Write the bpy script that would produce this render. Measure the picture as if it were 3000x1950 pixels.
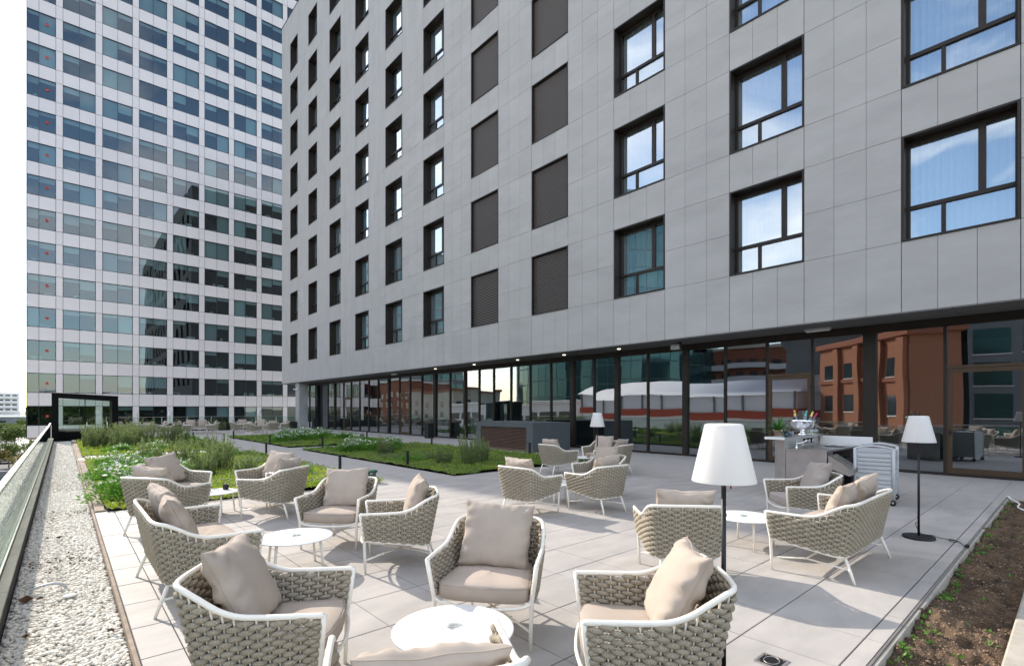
import bpy, bmesh, math, random
import numpy as np
from mathutils import Vector, Matrix, Euler, noise as mnoise
random.seed(7); rng = np.random.default_rng(7)
R_ = math.radians
for o in list(bpy.data.objects): bpy.data.objects.remove(o)
scene = bpy.context.scene
COL = scene.collection

# ------------------------------------------------------------------ camera
cam_d = bpy.data.cameras.new('camera'); cam = bpy.data.objects.new('camera', cam_d); COL.objects.link(cam)
cam.location = (0, 0, 1.65); cam.rotation_euler = (R_(90), 0, R_(-41.68))
cam_d.sensor_width = 36; cam_d.lens = 36*1480/3000; cam_d.shift_y = (1198-975)/3000
cam_d.clip_start = .05; cam_d.clip_end = 4000
scene.camera = cam
# ------------------------------------------------------------------ sky, sun, exposure
SUN_EL, SUN_AZ = R_(31), R_(-8)          # azimuth measured from +Y towards +X
world = bpy.data.worlds.new('World'); scene.world = world; world.use_nodes = True
nt = world.node_tree; nt.nodes.clear()
def N(tree, typ, **kw):
    n = tree.nodes.new(typ)
    for k, v in kw.items():
        if k.startswith('i_'): n.inputs[k[2:].replace('_', ' ')].default_value = v
        else: setattr(n, k, v)
    return n
sky = N(nt, 'ShaderNodeTexSky', sky_type='NISHITA', sun_disc=False, sun_elevation=SUN_EL, sun_rotation=SUN_AZ, air_density=1.0, dust_density=.7, ozone_density=1.2)
tc = N(nt, 'ShaderNodeTexCoord'); mp = N(nt, 'ShaderNodeMapping'); mp.inputs['Scale'].default_value = (1, 1, 2.6); mp.inputs['Location'].default_value = (0, 0, 0)
nz = N(nt, 'ShaderNodeTexNoise'); nz.inputs['Scale'].default_value = 2.3; nz.inputs['Detail'].default_value = 7; nz.inputs['Roughness'].default_value = .58; nz.inputs['Distortion'].default_value = .35
rp = N(nt, 'ShaderNodeValToRGB'); rp.color_ramp.elements[0].position = .435; rp.color_ramp.elements[1].position = .66
mx = N(nt, 'ShaderNodeMixRGB'); mx.inputs['Color2'].default_value = (7.6, 7.4, 7.2, 1)
ml = N(nt, 'ShaderNodeMath', operation='MULTIPLY'); ml.inputs[1].default_value = .85
bg = N(nt, 'ShaderNodeBackground'); bg.inputs['Strength'].default_value = .15
wo = N(nt, 'ShaderNodeOutputWorld')
L = nt.links.new
L(tc.outputs['Generated'], mp.inputs['Vector']); L(mp.outputs['Vector'], nz.inputs['Vector']); L(nz.outputs['Fac'], rp.inputs['Fac'])
L(rp.outputs['Color'], ml.inputs[0]); L(ml.outputs[0], mx.inputs['Fac']); L(sky.outputs['Color'], mx.inputs['Color1'])
L(mx.outputs['Color'], bg.inputs['Color']); L(bg.outputs['Background'], wo.inputs['Surface'])
sd = bpy.data.lights.new('sun', 'SUN'); sun = bpy.data.objects.new('sun', sd); COL.objects.link(sun)
sd.energy = 2.4; sd.angle = R_(.5); sd.color = (1, .92, .82)
dirv = Vector((math.sin(SUN_AZ)*math.cos(SUN_EL), math.cos(SUN_AZ)*math.cos(SUN_EL), math.sin(SUN_EL)))
sun.rotation_euler = dirv.to_track_quat('Z', 'Y').to_euler(); sun.location = (0, 20, 60)
vs = scene.view_settings; vs.view_transform = 'Standard'; vs.look = 'None'; vs.gamma = 1; vs.use_curve_mapping = False
vs.exposure = 1.38
scene.render.engine = 'CYCLES'
scene.cycles.max_bounces = 8; scene.cycles.transparent_max_bounces = 16; scene.cycles.glossy_bounces = 4
scene.cycles.sample_clamp_indirect = 6; scene.cycles.caustics_reflective = False; scene.cycles.caustics_refractive = False

# ------------------------------------------------------------------ materials
MATS = {}
def newmat(name):
    m = bpy.data.materials.new(name); m.use_nodes = True; t = m.node_tree; t.nodes.clear()
    out = N(t, 'ShaderNodeOutputMaterial'); MATS[name] = m
    return m, t, out
def M(name, base, rough=.5, metal=0, var=0, vscale=4, bump=0, bscale=60, objvar=0, stretch=(1, 1, 1), spec=.5, base2=None, transl=0, coat=0, detail=4, bdist=.02, coords='Object', rot=(0,0,0)):
    """principled material with noise colour variation, per-object variation and bump"""
    m, t, out = newmat(name)
    p = N(t, 'ShaderNodeBsdfPrincipled'); p.inputs['Roughness'].default_value = rough; p.inputs['Metallic'].default_value = metal
    p.inputs['Specular IOR Level'].default_value = spec; p.inputs['Coat Weight'].default_value = coat
    p.inputs['Base Color'].default_value = (*base, 1)
    tcn = N(t, 'ShaderNodeTexCoord'); mpn = N(t, 'ShaderNodeMapping'); mpn.inputs['Scale'].default_value = stretch; mpn.inputs['Rotation'].default_value = rot
    t.links.new(N(t, 'ShaderNodeNewGeometry').outputs['Position'] if coords == 'World' else tcn.outputs[coords], mpn.inputs['Vector'])
    col = None
    if var or base2:
        n1 = N(t, 'ShaderNodeTexNoise'); n1.inputs['Scale'].default_value = vscale; n1.inputs['Detail'].default_value = detail; n1.inputs['Roughness'].default_value = .6
        t.links.new(mpn.outputs['Vector'], n1.inputs['Vector'])
        mxn = N(t, 'ShaderNodeMixRGB'); r = N(t, 'ShaderNodeValToRGB'); r.color_ramp.elements[0].position = .32; r.color_ramp.elements[1].position = .68
        t.links.new(n1.outputs['Fac'], r.inputs['Fac']); t.links.new(r.outputs['Color'], mxn.inputs['Fac'])
        b2 = base2 if base2 else tuple(c*(1+var) for c in base); b1 = base if base2 else tuple(c*(1-var) for c in base)
        mxn.inputs['Color1'].default_value = (*b1, 1); mxn.inputs['Color2'].default_value = (*b2, 1); col = mxn.outputs['Color']
    if objvar:
        oi = N(t, 'ShaderNodeObjectInfo'); mr = N(t, 'ShaderNodeMapRange'); mr.inputs['To Min'].default_value = 1-objvar; mr.inputs['To Max'].default_value = 1+objvar
        t.links.new(oi.outputs['Random'], mr.inputs['Value'])
        hs = N(t, 'ShaderNodeHueSaturation'); t.links.new(mr.outputs['Result'], hs.inputs['Value'])
        if col: t.links.new(col, hs.inputs['Color'])
        else: hs.inputs['Color'].default_value = (*base, 1)
        col = hs.outputs['Color']
    if col: t.links.new(col, p.inputs['Base Color'])
    if bump:
        n2 = N(t, 'ShaderNodeTexNoise'); n2.inputs['Scale'].default_value = bscale; n2.inputs['Detail'].default_value = 3
        t.links.new(mpn.outputs['Vector'], n2.inputs['Vector'])
        b = N(t, 'ShaderNodeBump'); b.inputs['Strength'].default_value = bump; b.inputs['Distance'].default_value = bdist
        t.links.new(n2.outputs['Fac'], b.inputs['Height']); t.links.new(b.outputs['Normal'], p.inputs['Normal'])
    if transl:
        tr = N(t, 'ShaderNodeBsdfTranslucent'); ms = N(t, 'ShaderNodeMixShader'); ms.inputs[0].default_value = transl
        if col: t.links.new(col, tr.inputs['Color'])
        else: tr.inputs['Color'].default_value = (*base, 1)
        t.links.new(p.outputs[0], ms.inputs[1]); t.links.new(tr.outputs[0], ms.inputs[2]); t.links.new(ms.outputs[0], out.inputs['Surface'])
    else: t.links.new(p.outputs[0], out.inputs['Surface'])
    return m
def GL(name, tint, refl, gcol=(1, 1, 1), warp=0, wscale=.35, rough=0.0, fres=1.45):
    """architectural glass: tinted see-through with a partial mirror coating"""
    m, t, out = newmat(name)
    tr = N(t, 'ShaderNodeBsdfTransparent'); tr.inputs['Color'].default_value = (*tint, 1)
    gl = N(t, 'ShaderNodeBsdfGlossy'); gl.inputs['Color'].default_value = (*gcol, 1); gl.inputs['Roughness'].default_value = rough
    lw = N(t, 'ShaderNodeLayerWeight'); lw.inputs['Blend'].default_value = .5; fr = N(t, 'ShaderNodeMath', operation='POWER'); fr.inputs[1].default_value = 4.5; t.links.new(lw.outputs['Facing'], fr.inputs[0])
    ad = N(t, 'ShaderNodeMath', operation='ADD', use_clamp=True); ad.inputs[1].default_value = refl
    t.links.new(fr.outputs[0], ad.inputs[0])
    ms = N(t, 'ShaderNodeMixShader'); t.links.new(ad.outputs[0], ms.inputs[0]); t.links.new(tr.outputs[0], ms.inputs[1]); t.links.new(gl.outputs[0], ms.inputs[2])
    if warp:
        tcn = N(t, 'ShaderNodeTexCoord'); oi = N(t, 'ShaderNodeObjectInfo'); va = N(t, 'ShaderNodeVectorMath', operation='ADD')
        sc = N(t, 'ShaderNodeVectorMath', operation='SCALE'); sc.inputs['Scale'].default_value = 37
        cb = N(t, 'ShaderNodeCombineXYZ'); t.links.new(oi.outputs['Random'], cb.inputs[0]); t.links.new(cb.outputs[0], sc.inputs[0])
        t.links.new(tcn.outputs['Object'], va.inputs[0]); t.links.new(sc.outputs[0], va.inputs[1])
        n2 = N(t, 'ShaderNodeTexNoise'); n2.inputs['Scale'].default_value = wscale; n2.inputs['Detail'].default_value = 1
        t.links.new(va.outputs[0], n2.inputs['Vector'])
        b = N(t, 'ShaderNodeBump'); b.inputs['Strength'].default_value = 1; b.inputs['Distance'].default_value = warp
        t.links.new(n2.outputs['Fac'], b.inputs['Height']); t.links.new(b.outputs['Normal'], gl.inputs['Normal'])
    t.links.new(ms.outputs[0], out.inputs['Surface'])
    return m
def EM(name, col, s):
    m, t, out = newmat(name); e = N(t, 'ShaderNodeEmission'); e.inputs['Color'].default_value = (*col, 1); e.inputs['Strength'].default_value = s
    t.links.new(e.outputs[0], out.inputs['Surface']); return m

M('tile', (.455, .42, .385), .66, vscale=1.6, bump=.12, bscale=90, objvar=.045, stretch=(1, 2.2, 1), coords='World', detail=9, bdist=.004, base2=(.355, .332, .31), spec=.25)
M('tile_far', (.455, .42, .385), .66, vscale=1.4, stretch=(1, 2.6, 1), detail=9, base2=(.385, .36, .335), spec=.25)
M('deck_base', (.03, .028, .027), .9)
M('panel', (.385, .375, .36), .72, var=.075, vscale=1.1, bump=.4, bscale=26, objvar=.035, stretch=(1, .55, 1.7), rot=(R_(35), 0, 0), bdist=.014, coords='World', detail=9)
M('panel_far', (.385, .375, .36), .72, var=.07, vscale=1.0, bump=.3, bscale=20, stretch=(1, 1.6, .5), bdist=.01, detail=9)
M('joint', (.03, .03, .032), .9)
M('bronze', (.024, .018, .014), .5, metal=.15, spec=.35, var=.15, vscale=3)
M('bronze_door', (.085, .055, .032), .4, metal=.5, var=.12, vscale=3)
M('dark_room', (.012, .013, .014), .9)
M('slat', (.19, .165, .15), .5)
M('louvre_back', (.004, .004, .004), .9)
M('curtain', (.60, .64, .64), .9, transl=.35, var=.08, vscale=6, stretch=(1, 6, .3))
M('drape', (.30, .36, .34), .9, var=.12, vscale=6, stretch=(1, 6, .3))
M('soffit', (.16, .155, .15), .7, objvar=.06, var=.05)
M('concrete', (.33, .33, .325), .85, var=.12, vscale=3, bump=.3, bscale=40, bdist=.006, stretch=(1, 1, .35))
M('concrete_warm', (.40, .36, .30), .9, var=.16, vscale=5, bump=.5, bscale=70, bdist=.006)
M('kerb_brick', (.26, .20, .15), .9, var=.25, vscale=7, bump=.5, bscale=50, bdist=.006, objvar=.12)
M('tower_panel', (.60, .55, .535), .38, metal=.15, var=.03, vscale=.8, objvar=.03)
M('tower_edge', (.02, .025, .03), .5)
M('tower_inner', (.03, .04, .042), .9)
M('blind', (.42, .46, .455), .85, objvar=.3)
M('clutter', (.55, .56, .55), .8)
M('red_dot', (.50, .035, .02), .5)
M('black_metal', (.008, .008, .009), .45, metal=.2, var=.2, vscale=5)
M('matt_black', (.005, .005, .005), .85, spec=.15)
M('steel_cap', (.72, .72, .72), .22, metal=.9, var=.06, vscale=5)
M('steel', (.55, .54, .53), .30, metal=1, var=.08, vscale=6, bump=.05, bscale=120, stretch=(.2, 1, 1), bdist=.002)
M('steel_matt', (.44, .40, .38), .42, metal=.75, var=.12, vscale=4, bump=.05, bscale=90, bdist=.002)
M('chrome', (.85, .85, .85), .06, metal=1)
M('curb_stone', (.22, .165, .125), .55, var=.3, vscale=2.5, stretch=(5, .5, 1), bump=.1, bscale=30, bdist=.004)
M('curb_black', (.008, .008, .008), .7)
M('pebble', (.58, .525, .44), .7, vscale=38, base2=(.82, .77, .68), detail=2)
M('gravel_base', (.58, .54, .47), .9, var=.3, vscale=30)
M('soil', (.036, .024, .015), .95, vscale=6, bump=1, bscale=70, base2=(.18, .115, .066), bdist=.03, detail=9)
M('clod', (.13, .083, .05), .95, vscale=9, base2=(.40, .27, .175))
M('white_paint', (.84, .79, .69), .35, var=.015, vscale=9, coat=.1)
M('white_table', (.84, .84, .82), .38, var=.01, vscale=6)
def rope_mat():
    m, t, out = newmat('rope')
    p = N(t, 'ShaderNodeBsdfPrincipled'); p.inputs['Roughness'].default_value = .92; p.inputs['Specular IOR Level'].default_value = .15
    tcn = N(t, 'ShaderNodeTexCoord'); n1 = N(t, 'ShaderNodeTexNoise'); n1.inputs['Scale'].default_value = 230; n1.inputs['Detail'].default_value = 3
    n3 = N(t, 'ShaderNodeTexNoise'); n3.inputs['Scale'].default_value = 9
    t.links.new(tcn.outputs['Object'], n1.inputs['Vector']); t.links.new(tcn.outputs['Object'], n3.inputs['Vector'])
    r = N(t, 'ShaderNodeValToRGB'); r.color_ramp.elements[0].position = .3; r.color_ramp.elements[1].position = .72
    r.color_ramp.elements[0].color = (.15, .128, .094, 1); r.color_ramp.elements[1].color = (.54, .47, .36, 1)
    t.links.new(n1.outputs['Fac'], r.inputs['Fac'])
    hs = N(t, 'ShaderNodeHueSaturation'); mr = N(t, 'ShaderNodeMapRange'); mr.inputs['To Min'].default_value = .85; mr.inputs['To Max'].default_value = 1.15
    t.links.new(n3.outputs['Fac'], mr.inputs['Value']); t.links.new(mr.outputs[0], hs.inputs['Value']); t.links.new(r.outputs['Color'], hs.inputs['Color']); t.links.new(hs.outputs['Color'], p.inputs['Base Color'])
    b = N(t, 'ShaderNodeBump'); b.inputs['Strength'].default_value = .6; b.inputs['Distance'].default_value = .003
    t.links.new(n1.outputs['Fac'], b.inputs['Height']); t.links.new(b.outputs['Normal'], p.inputs['Normal'])
    t.links.new(p.outputs[0], out.inputs['Surface'])
rope_mat()
M('fabric', (.42, .35, .288), .9, var=.06, vscale=5, bump=.25, bscale=900, objvar=.05, spec=.2, bdist=.002)
M('fabric_grey', (.38, .335, .30), .9, var=.06, vscale=5, bump=.25, bscale=900, objvar=.05, spec=.2, bdist=.002)
M('shade_plastic', (.94, .93, .91), .5, transl=.5)
M('red_cord', (.35, .02, .02), .6)
M('vent_box', (.085, .095, .10), .8, var=.06, vscale=3, bump=.2, bscale=90, bdist=.003)
M('brown_slat', (.13, .08, .058), .5, var=.1, vscale=3)
M('green_plastic', (.012, .085, .055), .45, var=.1, vscale=6)
M('terracotta', (.50, .37, .28), .85, var=.1, vscale=12)
M('grey_plastic', (.48, .49, .50), .45, var=.05, vscale=5)
M('rubber', (.012, .012, .012), .7)
M('leaf_rosemary', (.14, .20, .07), .7, transl=.4, objvar=.12, base2=(.29, .36, .13), vscale=9)
M('leaf_bush', (.075, .20, .022), .5, transl=.42, objvar=.12, base2=(.17, .37, .045), vscale=11)
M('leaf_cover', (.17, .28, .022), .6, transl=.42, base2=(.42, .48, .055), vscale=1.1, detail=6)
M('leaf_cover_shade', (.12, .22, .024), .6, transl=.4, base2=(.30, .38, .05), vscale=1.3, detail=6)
M('cover_base', (.05, .085, .016), .9, vscale=6, base2=(.10, .14, .03), bump=.6, bscale=40)
M('stem', (.10, .075, .045), .9)
M('petal', (.82, .78, .74), .6, transl=.25)
M('palm_leaf', (.06, .19, .025), .45, transl=.2, objvar=.1)
M('dry_leaf', (.12, .055, .025), .8, var=.3)
M('slab_white', (.66, .64, .60), .8, var=.06)
M('plaza', (.52, .49, .44), .9, var=.08, vscale=.08)
M('terrain', (.20, .21, .15), .95, var=.3, vscale=.02)
M('asphalt', (.06, .06, .06), .9, var=.15, vscale=.3)
M('tree_leaf', (.045, .085, .015), .6, transl=.35, objvar=.25, base2=(.13, .17, .035), vscale=.5)
M('tree_leaf_autumn', (.13, .13, .02), .6, transl=.35, objvar=.2, base2=(.22, .15, .03), vscale=.6)
M('bark', (.11, .085, .06), .9, var=.25, vscale=3)
M('brick', (.36, .145, .075), .85, vscale=9, base2=(.27, .105, .055), bump=.3, bscale=12, stretch=(1, 1, 3))
M('brick_trim', (.26, .09, .05), .85)
M('render_white', (.72, .71, .70), .85, var=.05, vscale=.3)
M('render_grey', (.17, .18, .19), .7, var=.08, vscale=.2)
M('render_beige', (.50, .44, .36), .85, var=.06, vscale=.3)
M('tent', (.74, .75, .78), .7, var=.03, vscale=.2)
M('red_band', (.40, .07, .035), .8)
M('roof_tile', (.30, .12, .07), .9, var=.2, vscale=2)
M('teal_glass', (.05, .14, .14), .12, metal=.55, objvar=.25, spec=.8)
M('teal_bar', (.25, .33, .33), .5)
M('win_dark', (.02, .028, .033), .12, spec=.8)
M('car_paint', (.35, .36, .38), .3, metal=.4, objvar=.6)
GL('glass_hotel', (.42, .50, .50), .30, (.93, .97, 1), warp=.004, wscale=.5)
GL('glass_room', (.70, .77, .80), .37, (.86, .94, 1), warp=.003, wscale=.6)
GL('glass_tower', (.44, .56, .57), .12, (.76, .84, .86), warp=.010, wscale=.35)
GL('glass_rail', (.88, .95, .92), .05, (.95, 1, .98))
GL('glass_clear', (.95, .97, .96), .10)
GL('glass_pavilion', (.78, .87, .82), .05, (.9, 1, .95), warp=.003)
GL('glass_teal', (.12, .50, .60), .14)
GL('glass_pink', (.75, .30, .38), .08)
GL('bottle_green', (.05, .16, .04), .12)
M('gold_foil', (.75, .52, .18), .35, metal=.8)
M('teal_label', (.10, .42, .36), .5)
M('magenta_foil', (.45, .03, .12), .4, metal=.4)
EM('lit_lamp', (1, .86, .66), 1.6)

# ------------------------------------------------------------------ mesh helpers
class MB:
    def __init__(s): s.v = []; s.f = []; s.mi = []; s.sm = []
    def add(s, vs, fs, mi=0, smooth=False):
        o = len(s.v); s.v += [tuple(p) for p in vs]; s.f += [tuple(i+o for i in f) for f in fs]; s.mi += [mi]*len(fs); s.sm += [smooth]*len(fs); return s
    def box(s, x0, x1, y0, y1, z0, z1, mi=0):
        v = [(x0,y0,z0),(x1,y0,z0),(x1,y1,z0),(x0,y1,z0),(x0,y0,z1),(x1,y0,z1),(x1,y1,z1),(x0,y1,z1)]
        return s.add(v, [(0,3,2,1),(4,5,6,7),(0,1,5,4),(1,2,6,5),(2,3,7,6),(3,0,4,7)], mi)
    def bbox(s, x0, x1, y0, y1, z0, z1, b=.01, mi=0):
        """box with chamfered edges all round (26 faces)"""
        xs, ys, zs = (x0, x1), (y0, y1), (z0, z1); sg = (1, -1); v = []; idx = {}
        for i in (0, 1):
            for j in (0, 1):
                for k in (0, 1):
                    c = (xs[i], ys[j], zs[k]); d = (sg[i]*b, sg[j]*b, sg[k]*b)
                    for a in range(3):
                        p = [c[q]+(0 if q == a else d[q]) for q in range(3)]; idx[(i,j,k,a)] = len(v); v.append(tuple(p))
        f = []
        for a in range(3):
            q, r = [(1,2),(2,0),(0,1)][a]
            for e in (0, 1):
                def key(m, n):
                    t = [0,0,0]; t[a] = e; t[q] = m; t[r] = n; return idx[(*t, a)]
                g = [key(0,0), key(1,0), key(1,1), key(0,1)]; f.append(g if e else g[::-1])
        for a in range(3):
            q, r = [(1,2),(2,0),(0,1)][a]
            for m in (0, 1):
                for n in (0, 1):
                    t = [0,0,0]; t[q] = m; t[r] = n; t0 = t[:]; t1 = t[:]; t0[a] = 0; t1[a] = 1
                    g = [idx[(*t0,q)], idx[(*t1,q)], idx[(*t1,r)], idx[(*t0,r)]]; f.append(g)
        for i in (0, 1):
            for j in (0, 1):
                for k in (0, 1): f.append([idx[(i,j,k,0)], idx[(i,j,k,1)], idx[(i,j,k,2)]])
        return s.add(v, f, mi)
    def tube(s, pts, r, n=8, mi=0, caps=True, smooth=True):
        pts = [Vector(p) for p in pts]; rr = r if isinstance(r, (list, tuple)) else [r]*len(pts)
        vs, fs = [], []; up = Vector((0, 0, 1)); prev = None
        for i, p in enumerate(pts):
            t = (pts[min(i+1, len(pts)-1)]-pts[max(i-1, 0)])
            t = t.normalized() if t.length > 1e-9 else Vector((0,0,1))
            if prev is None: a = t.cross(up); a = t.cross(Vector((1, 0, 0))) if a.length < 1e-3 else a
            else: a = prev-t*prev.dot(t)
            a.normalize(); b = t.cross(a); prev = a
            for k in range(n):
                ph = 2*math.pi*k/n; vs.append(p+(a*math.cos(ph)+b*math.sin(ph))*rr[i])
        for i in range(len(pts)-1):
            for k in range(n): fs.append((i*n+k, i*n+(k+1)%n, (i+1)*n+(k+1)%n, (i+1)*n+k))
        if caps: fs.append(tuple(range(n))[::-1]); fs.append(tuple((len(pts)-1)*n+k for k in range(n)))
        return s.add(vs, fs, mi, smooth)
    def lathe(s, prof, n=24, c=(0, 0, 0), mi=0, smooth=True):
        vs = []; fs = []
        for r, z in prof:
            for k in range(n): a = 2*math.pi*k/n; vs.append((c[0]+r*math.cos(a), c[1]+r*math.sin(a), c[2]+z))
        for i in range(len(prof)-1):
            for k in range(n): fs.append((i*n+k, i*n+(k+1)%n, (i+1)*n+(k+1)%n, (i+1)*n+k))
        return s.add(vs, fs, mi, smooth)
    def mesh(s, name, *mats):
        me = bpy.data.meshes.new(name); me.from_pydata(s.v, [], s.f)
        for m in mats: me.materials.append(MATS[m])
        me.polygons.foreach_set('material_index', s.mi); me.polygons.foreach_set('use_smooth', s.sm); me.update(); return me
def npmesh(name, v, quads, mat, smooth=False, nper=4):
    """fast mesh from numpy arrays: quads (k, nper)"""
    me = bpy.data.meshes.new(name); v = np.asarray(v, np.float32); q = np.asarray(quads, np.int32)
    me.vertices.add(len(v)); me.vertices.foreach_set('co', v.ravel())
    me.loops.add(q.size); me.loops.foreach_set('vertex_index', q.ravel())
    me.polygons.add(len(q)); me.polygons.foreach_set('loop_start', np.arange(0, q.size, nper, dtype=np.int32))
    try: me.polygons.foreach_set('loop_total', np.full(len(q), nper, np.int32))
    except Exception: pass
    me.polygons.foreach_set('use_smooth', np.full(len(q), smooth)); me.materials.append(MATS[mat]); me.update(calc_edges=True); me.validate(); return me
def obj(name, me, parent=None, loc=(0, 0, 0), rot=(0, 0, 0), kind=None, label=None):
    o = bpy.data.objects.new(name, me); COL.objects.link(o); o.location = loc; o.rotation_euler = rot
    if parent: o.parent = parent
    if kind: o['kind'] = kind
    if label: o['label'] = label
    return o
def thing(name, label, cat, loc=(0, 0, 0), rotz=0, group=None, me=None):
    o = obj(name, me, None, loc, (0, 0, rotz)); o['label'] = label; o['category'] = cat
    if group: o['group'] = group
    return o
def struct(name, me, label=None): return obj(name, me, kind='structure', label=label)
def cr(P, t):
    """Catmull-Rom through list P at parameter t in [0, len-1]"""
    n = len(P)-1; i = min(int(t), n-1); u = t-i
    p0, p1, p2, p3 = [Vector(P[min(max(k, 0), n)]) for k in (i-1, i, i+1, i+2)]
    if i == 0: p0 = p1*2-p2
    if i+2 > n: p3 = p2*2-p1
    return .5*((2*p1)+(-p0+p2)*u+(2*p0-5*p1+4*p2-p3)*u*u+(-p0+3*p1-3*p2+p3)*u**3)
def smooth_path(P, n): return [cr(P, (len(P)-1)*k/n) for k in range(n+1)]
# ================================================================== SETTING: ground, street, deck
me = MB().add([(-3000,-3000,-8.2),(3000,-3000,-8.2),(3000,3000,-8.2),(-3000,3000,-8.2)], [(0,1,2,3)]).mesh('ground', 'terrain'); struct('ground', me)
me = MB().add([(-70,-60,-8.0),(70,-60,-8.0),(70,112,-8.0),(-70,112,-8.0)], [(0,1,2,3)]).mesh('plaza', 'plaza'); struct('plaza', me)
me = MB().add([(-16,112.1,-7.99),(-5.5,112.1,-7.99),(-22,420,-7.99),(-40,420,-7.99)], [(0,1,2,3)]).mesh('road', 'asphalt'); struct('road', me)
me = MB().add([(-5.4,112.1,-7.9),(2,112.1,-7.9),(-10,420,-7.9),(-21.9,420,-7.9)], [(0,1,2,3)]).mesh('pavement', 'plaza'); struct('pavement', me)

P = .617; PX, PY = 2.48, 1.03
BX0, BX1 = .385, 5.35; CX0, CX1 = 7.25, 12.7
BEDS = [(BX0, 10.42, BX1, 21.15), (BX0, 22.5, BX1, 34.0), (CX0, 10.3, CX1, 21.15), (CX0, 22.5, CX1, 33.3)]
DX0, DX1, DY0, DY1 = .385, 24.0, .91, 44.9
deck = struct('deck', MB().box(.383, 24, .9, 45.2, -.9, -.022).box(13.2, 24, -14, .898, -.9, -.022).box(-.6, .38, -4, 45.2, -.9, -.2).box(-.6, 13.19, -14, .895, -.9, -.32).mesh('deck', 'deck_base'))
full = MB().bbox(-P/2+.0036, P/2-.0036, -P/2+.0052, P/2-.0052, -.02, 0, .0018).mesh('paving_tile', 'tile')
def clip(r, regs):
    out = [r]
    for b in regs:
        nx = []
        for (x0, y0, x1, y1) in out:
            if x1 <= b[0] or x0 >= b[2] or y1 <= b[1] or y0 >= b[3]: nx.append((x0, y0, x1, y1)); continue
            if y0 < b[1]: nx.append((x0, y0, x1, b[1]))
            if y1 > b[3]: nx.append((x0, b[3], x1, y1))
            ya, yb = max(y0, b[1]), min(y1, b[3])
            if x0 < b[0]: nx.append((x0, ya, b[0], yb))
            if x1 > b[2]: nx.append((b[2], ya, x1, yb))
        out = nx
    return [q for q in out if q[2]-q[0] > .03 and q[3]-q[1] > .03]
SOILX = 13.25
tiles = []
for i in range(-5, 36):
    for j in range(-22, 73):
        x0, y0 = PX+i*P, PY+j*P
        r = (max(x0, DX0), y0, min(x0+P, DX1), min(y0+P, DY1))
        if r[2]-r[0] < .03 or r[3]-r[1] < .03: continue
        for q in clip(r, BEDS+[(-5, -14, SOILX, DY0)]): tiles.append(q)
def vis(q):
    cx, cy = (q[0]+q[2])/2, (q[1]+q[3])/2; d = .665*cx+.747*cy; t = (.747*cx-.665*cy)/max(d, .01)
    return d > 1 and abs(t) < 1.15
tiles.sort(key=lambda q: (not vis(q), ((q[0]+q[2])/2)**2+((q[1]+q[3])/2)**2))
mb = MB()
for k, (x0, y0, x1, y1) in enumerate(tiles):
    cx, cy = (x0+x1)/2, (y0+y1)/2
    if k < 300:
        if abs(x1-x0-P) < 1e-4 and abs(y1-y0-P) < 1e-4: mm = full
        else: mm = MB().bbox(x0-cx+.0036, x1-cx-.0036, y0-cy+.0052, y1-cy-.0052, -.02, 0, .0018).mesh('cut_tile', 'tile')
        o = obj('paving_tile', mm, deck, (cx, cy, random.uniform(-.0008, .0008)), (random.uniform(-1, 1)*.0012, random.uniform(-1, 1)*.0012, 0))
    else: mb.box(x0+.003, x1-.003, y0+.003, y1-.003, -.02, random.uniform(-.001, .001))
obj('paving_tiles', mb.mesh('paving_tiles', 'tile_far'), deck, kind='stuff')

# ---- pebble strip along the glass balustrade
GZ = -.07
struct('gravel_strip', MB().add([(-.34,-4,GZ-.012),(.35,-4,GZ-.012),(.35,36,GZ-.012),(-.34,36,GZ-.012)], [(0,1,2,3)]).mesh('gravel_strip', 'gravel_base'))
def ico():
    b = bmesh.new(); bmesh.ops.create_icosphere(b, subdivisions=1, radius=1); v = np.array([p.co[:] for p in b.verts]); f = np.array([[q.index for q in g.verts] for g in b.faces]); b.free(); return v, f
IV, IF = ico()
def scatter_stones(name, n, xr, yr, z, size, mat, kind='stuff', flat=.55, parent=None, dens=None):
    x = rng.uniform(*xr, n); y = rng.uniform(*yr, n) if dens is None else yr[0]+(yr[1]-yr[0])*rng.random(n)**dens
    s = rng.uniform(size[0], size[1], n); sc = np.stack([s*rng.uniform(.9, 1.45, n), s*rng.uniform(.65, 1.0, n), s*rng.uniform(flat*.7, flat*1.2, n)], 1)
    v = IV[None]*(1+.10*rng.standard_normal((n, len(IV), 1)).clip(-1.5, 1.5))*sc[:, None]
    a = rng.uniform(0, 6.28, n); tl = rng.normal(0, .25, n); ca, sa, ct, st = np.cos(a), np.sin(a), np.cos(tl), np.sin(tl)
    y1 = v[..., 1]*ct[:, None]-v[..., 2]*st[:, None]; z1 = v[..., 1]*st[:, None]+v[..., 2]*ct[:, None]
    X = v[..., 0]*ca[:, None]-y1*sa[:, None]+x[:, None]; Y = v[..., 0]*sa[:, None]+y1*ca[:, None]+y[:, None]; Z = z1+z+rng.uniform(-.006, .008, n)[:, None]
    V = np.stack([X, Y, Z], -1).reshape(-1, 3); Fc = (IF[None]+(np.arange(n)*len(IV))[:, None, None]).reshape(-1, 3)
    o = obj(name, npmesh(name, V, Fc, mat, True, 3), parent, kind=kind); return o
g = scatter_stones('white_pebbles', 20000, (-.325, .345), (1.2, 14), GZ, (.013, .023), 'pebble', dens=1.25)
g['label'] = 'white rounded pebbles between glass balustrade and paving'; g['category'] = 'gravel'
g = scatter_stones('white_pebbles', 9000, (-.325, .33), (14, 35.9), GZ, (.016, .027), 'pebble')
g['label'] = 'white pebbles at the far end beside the garden bed'; g['category'] = 'gravel'
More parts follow.
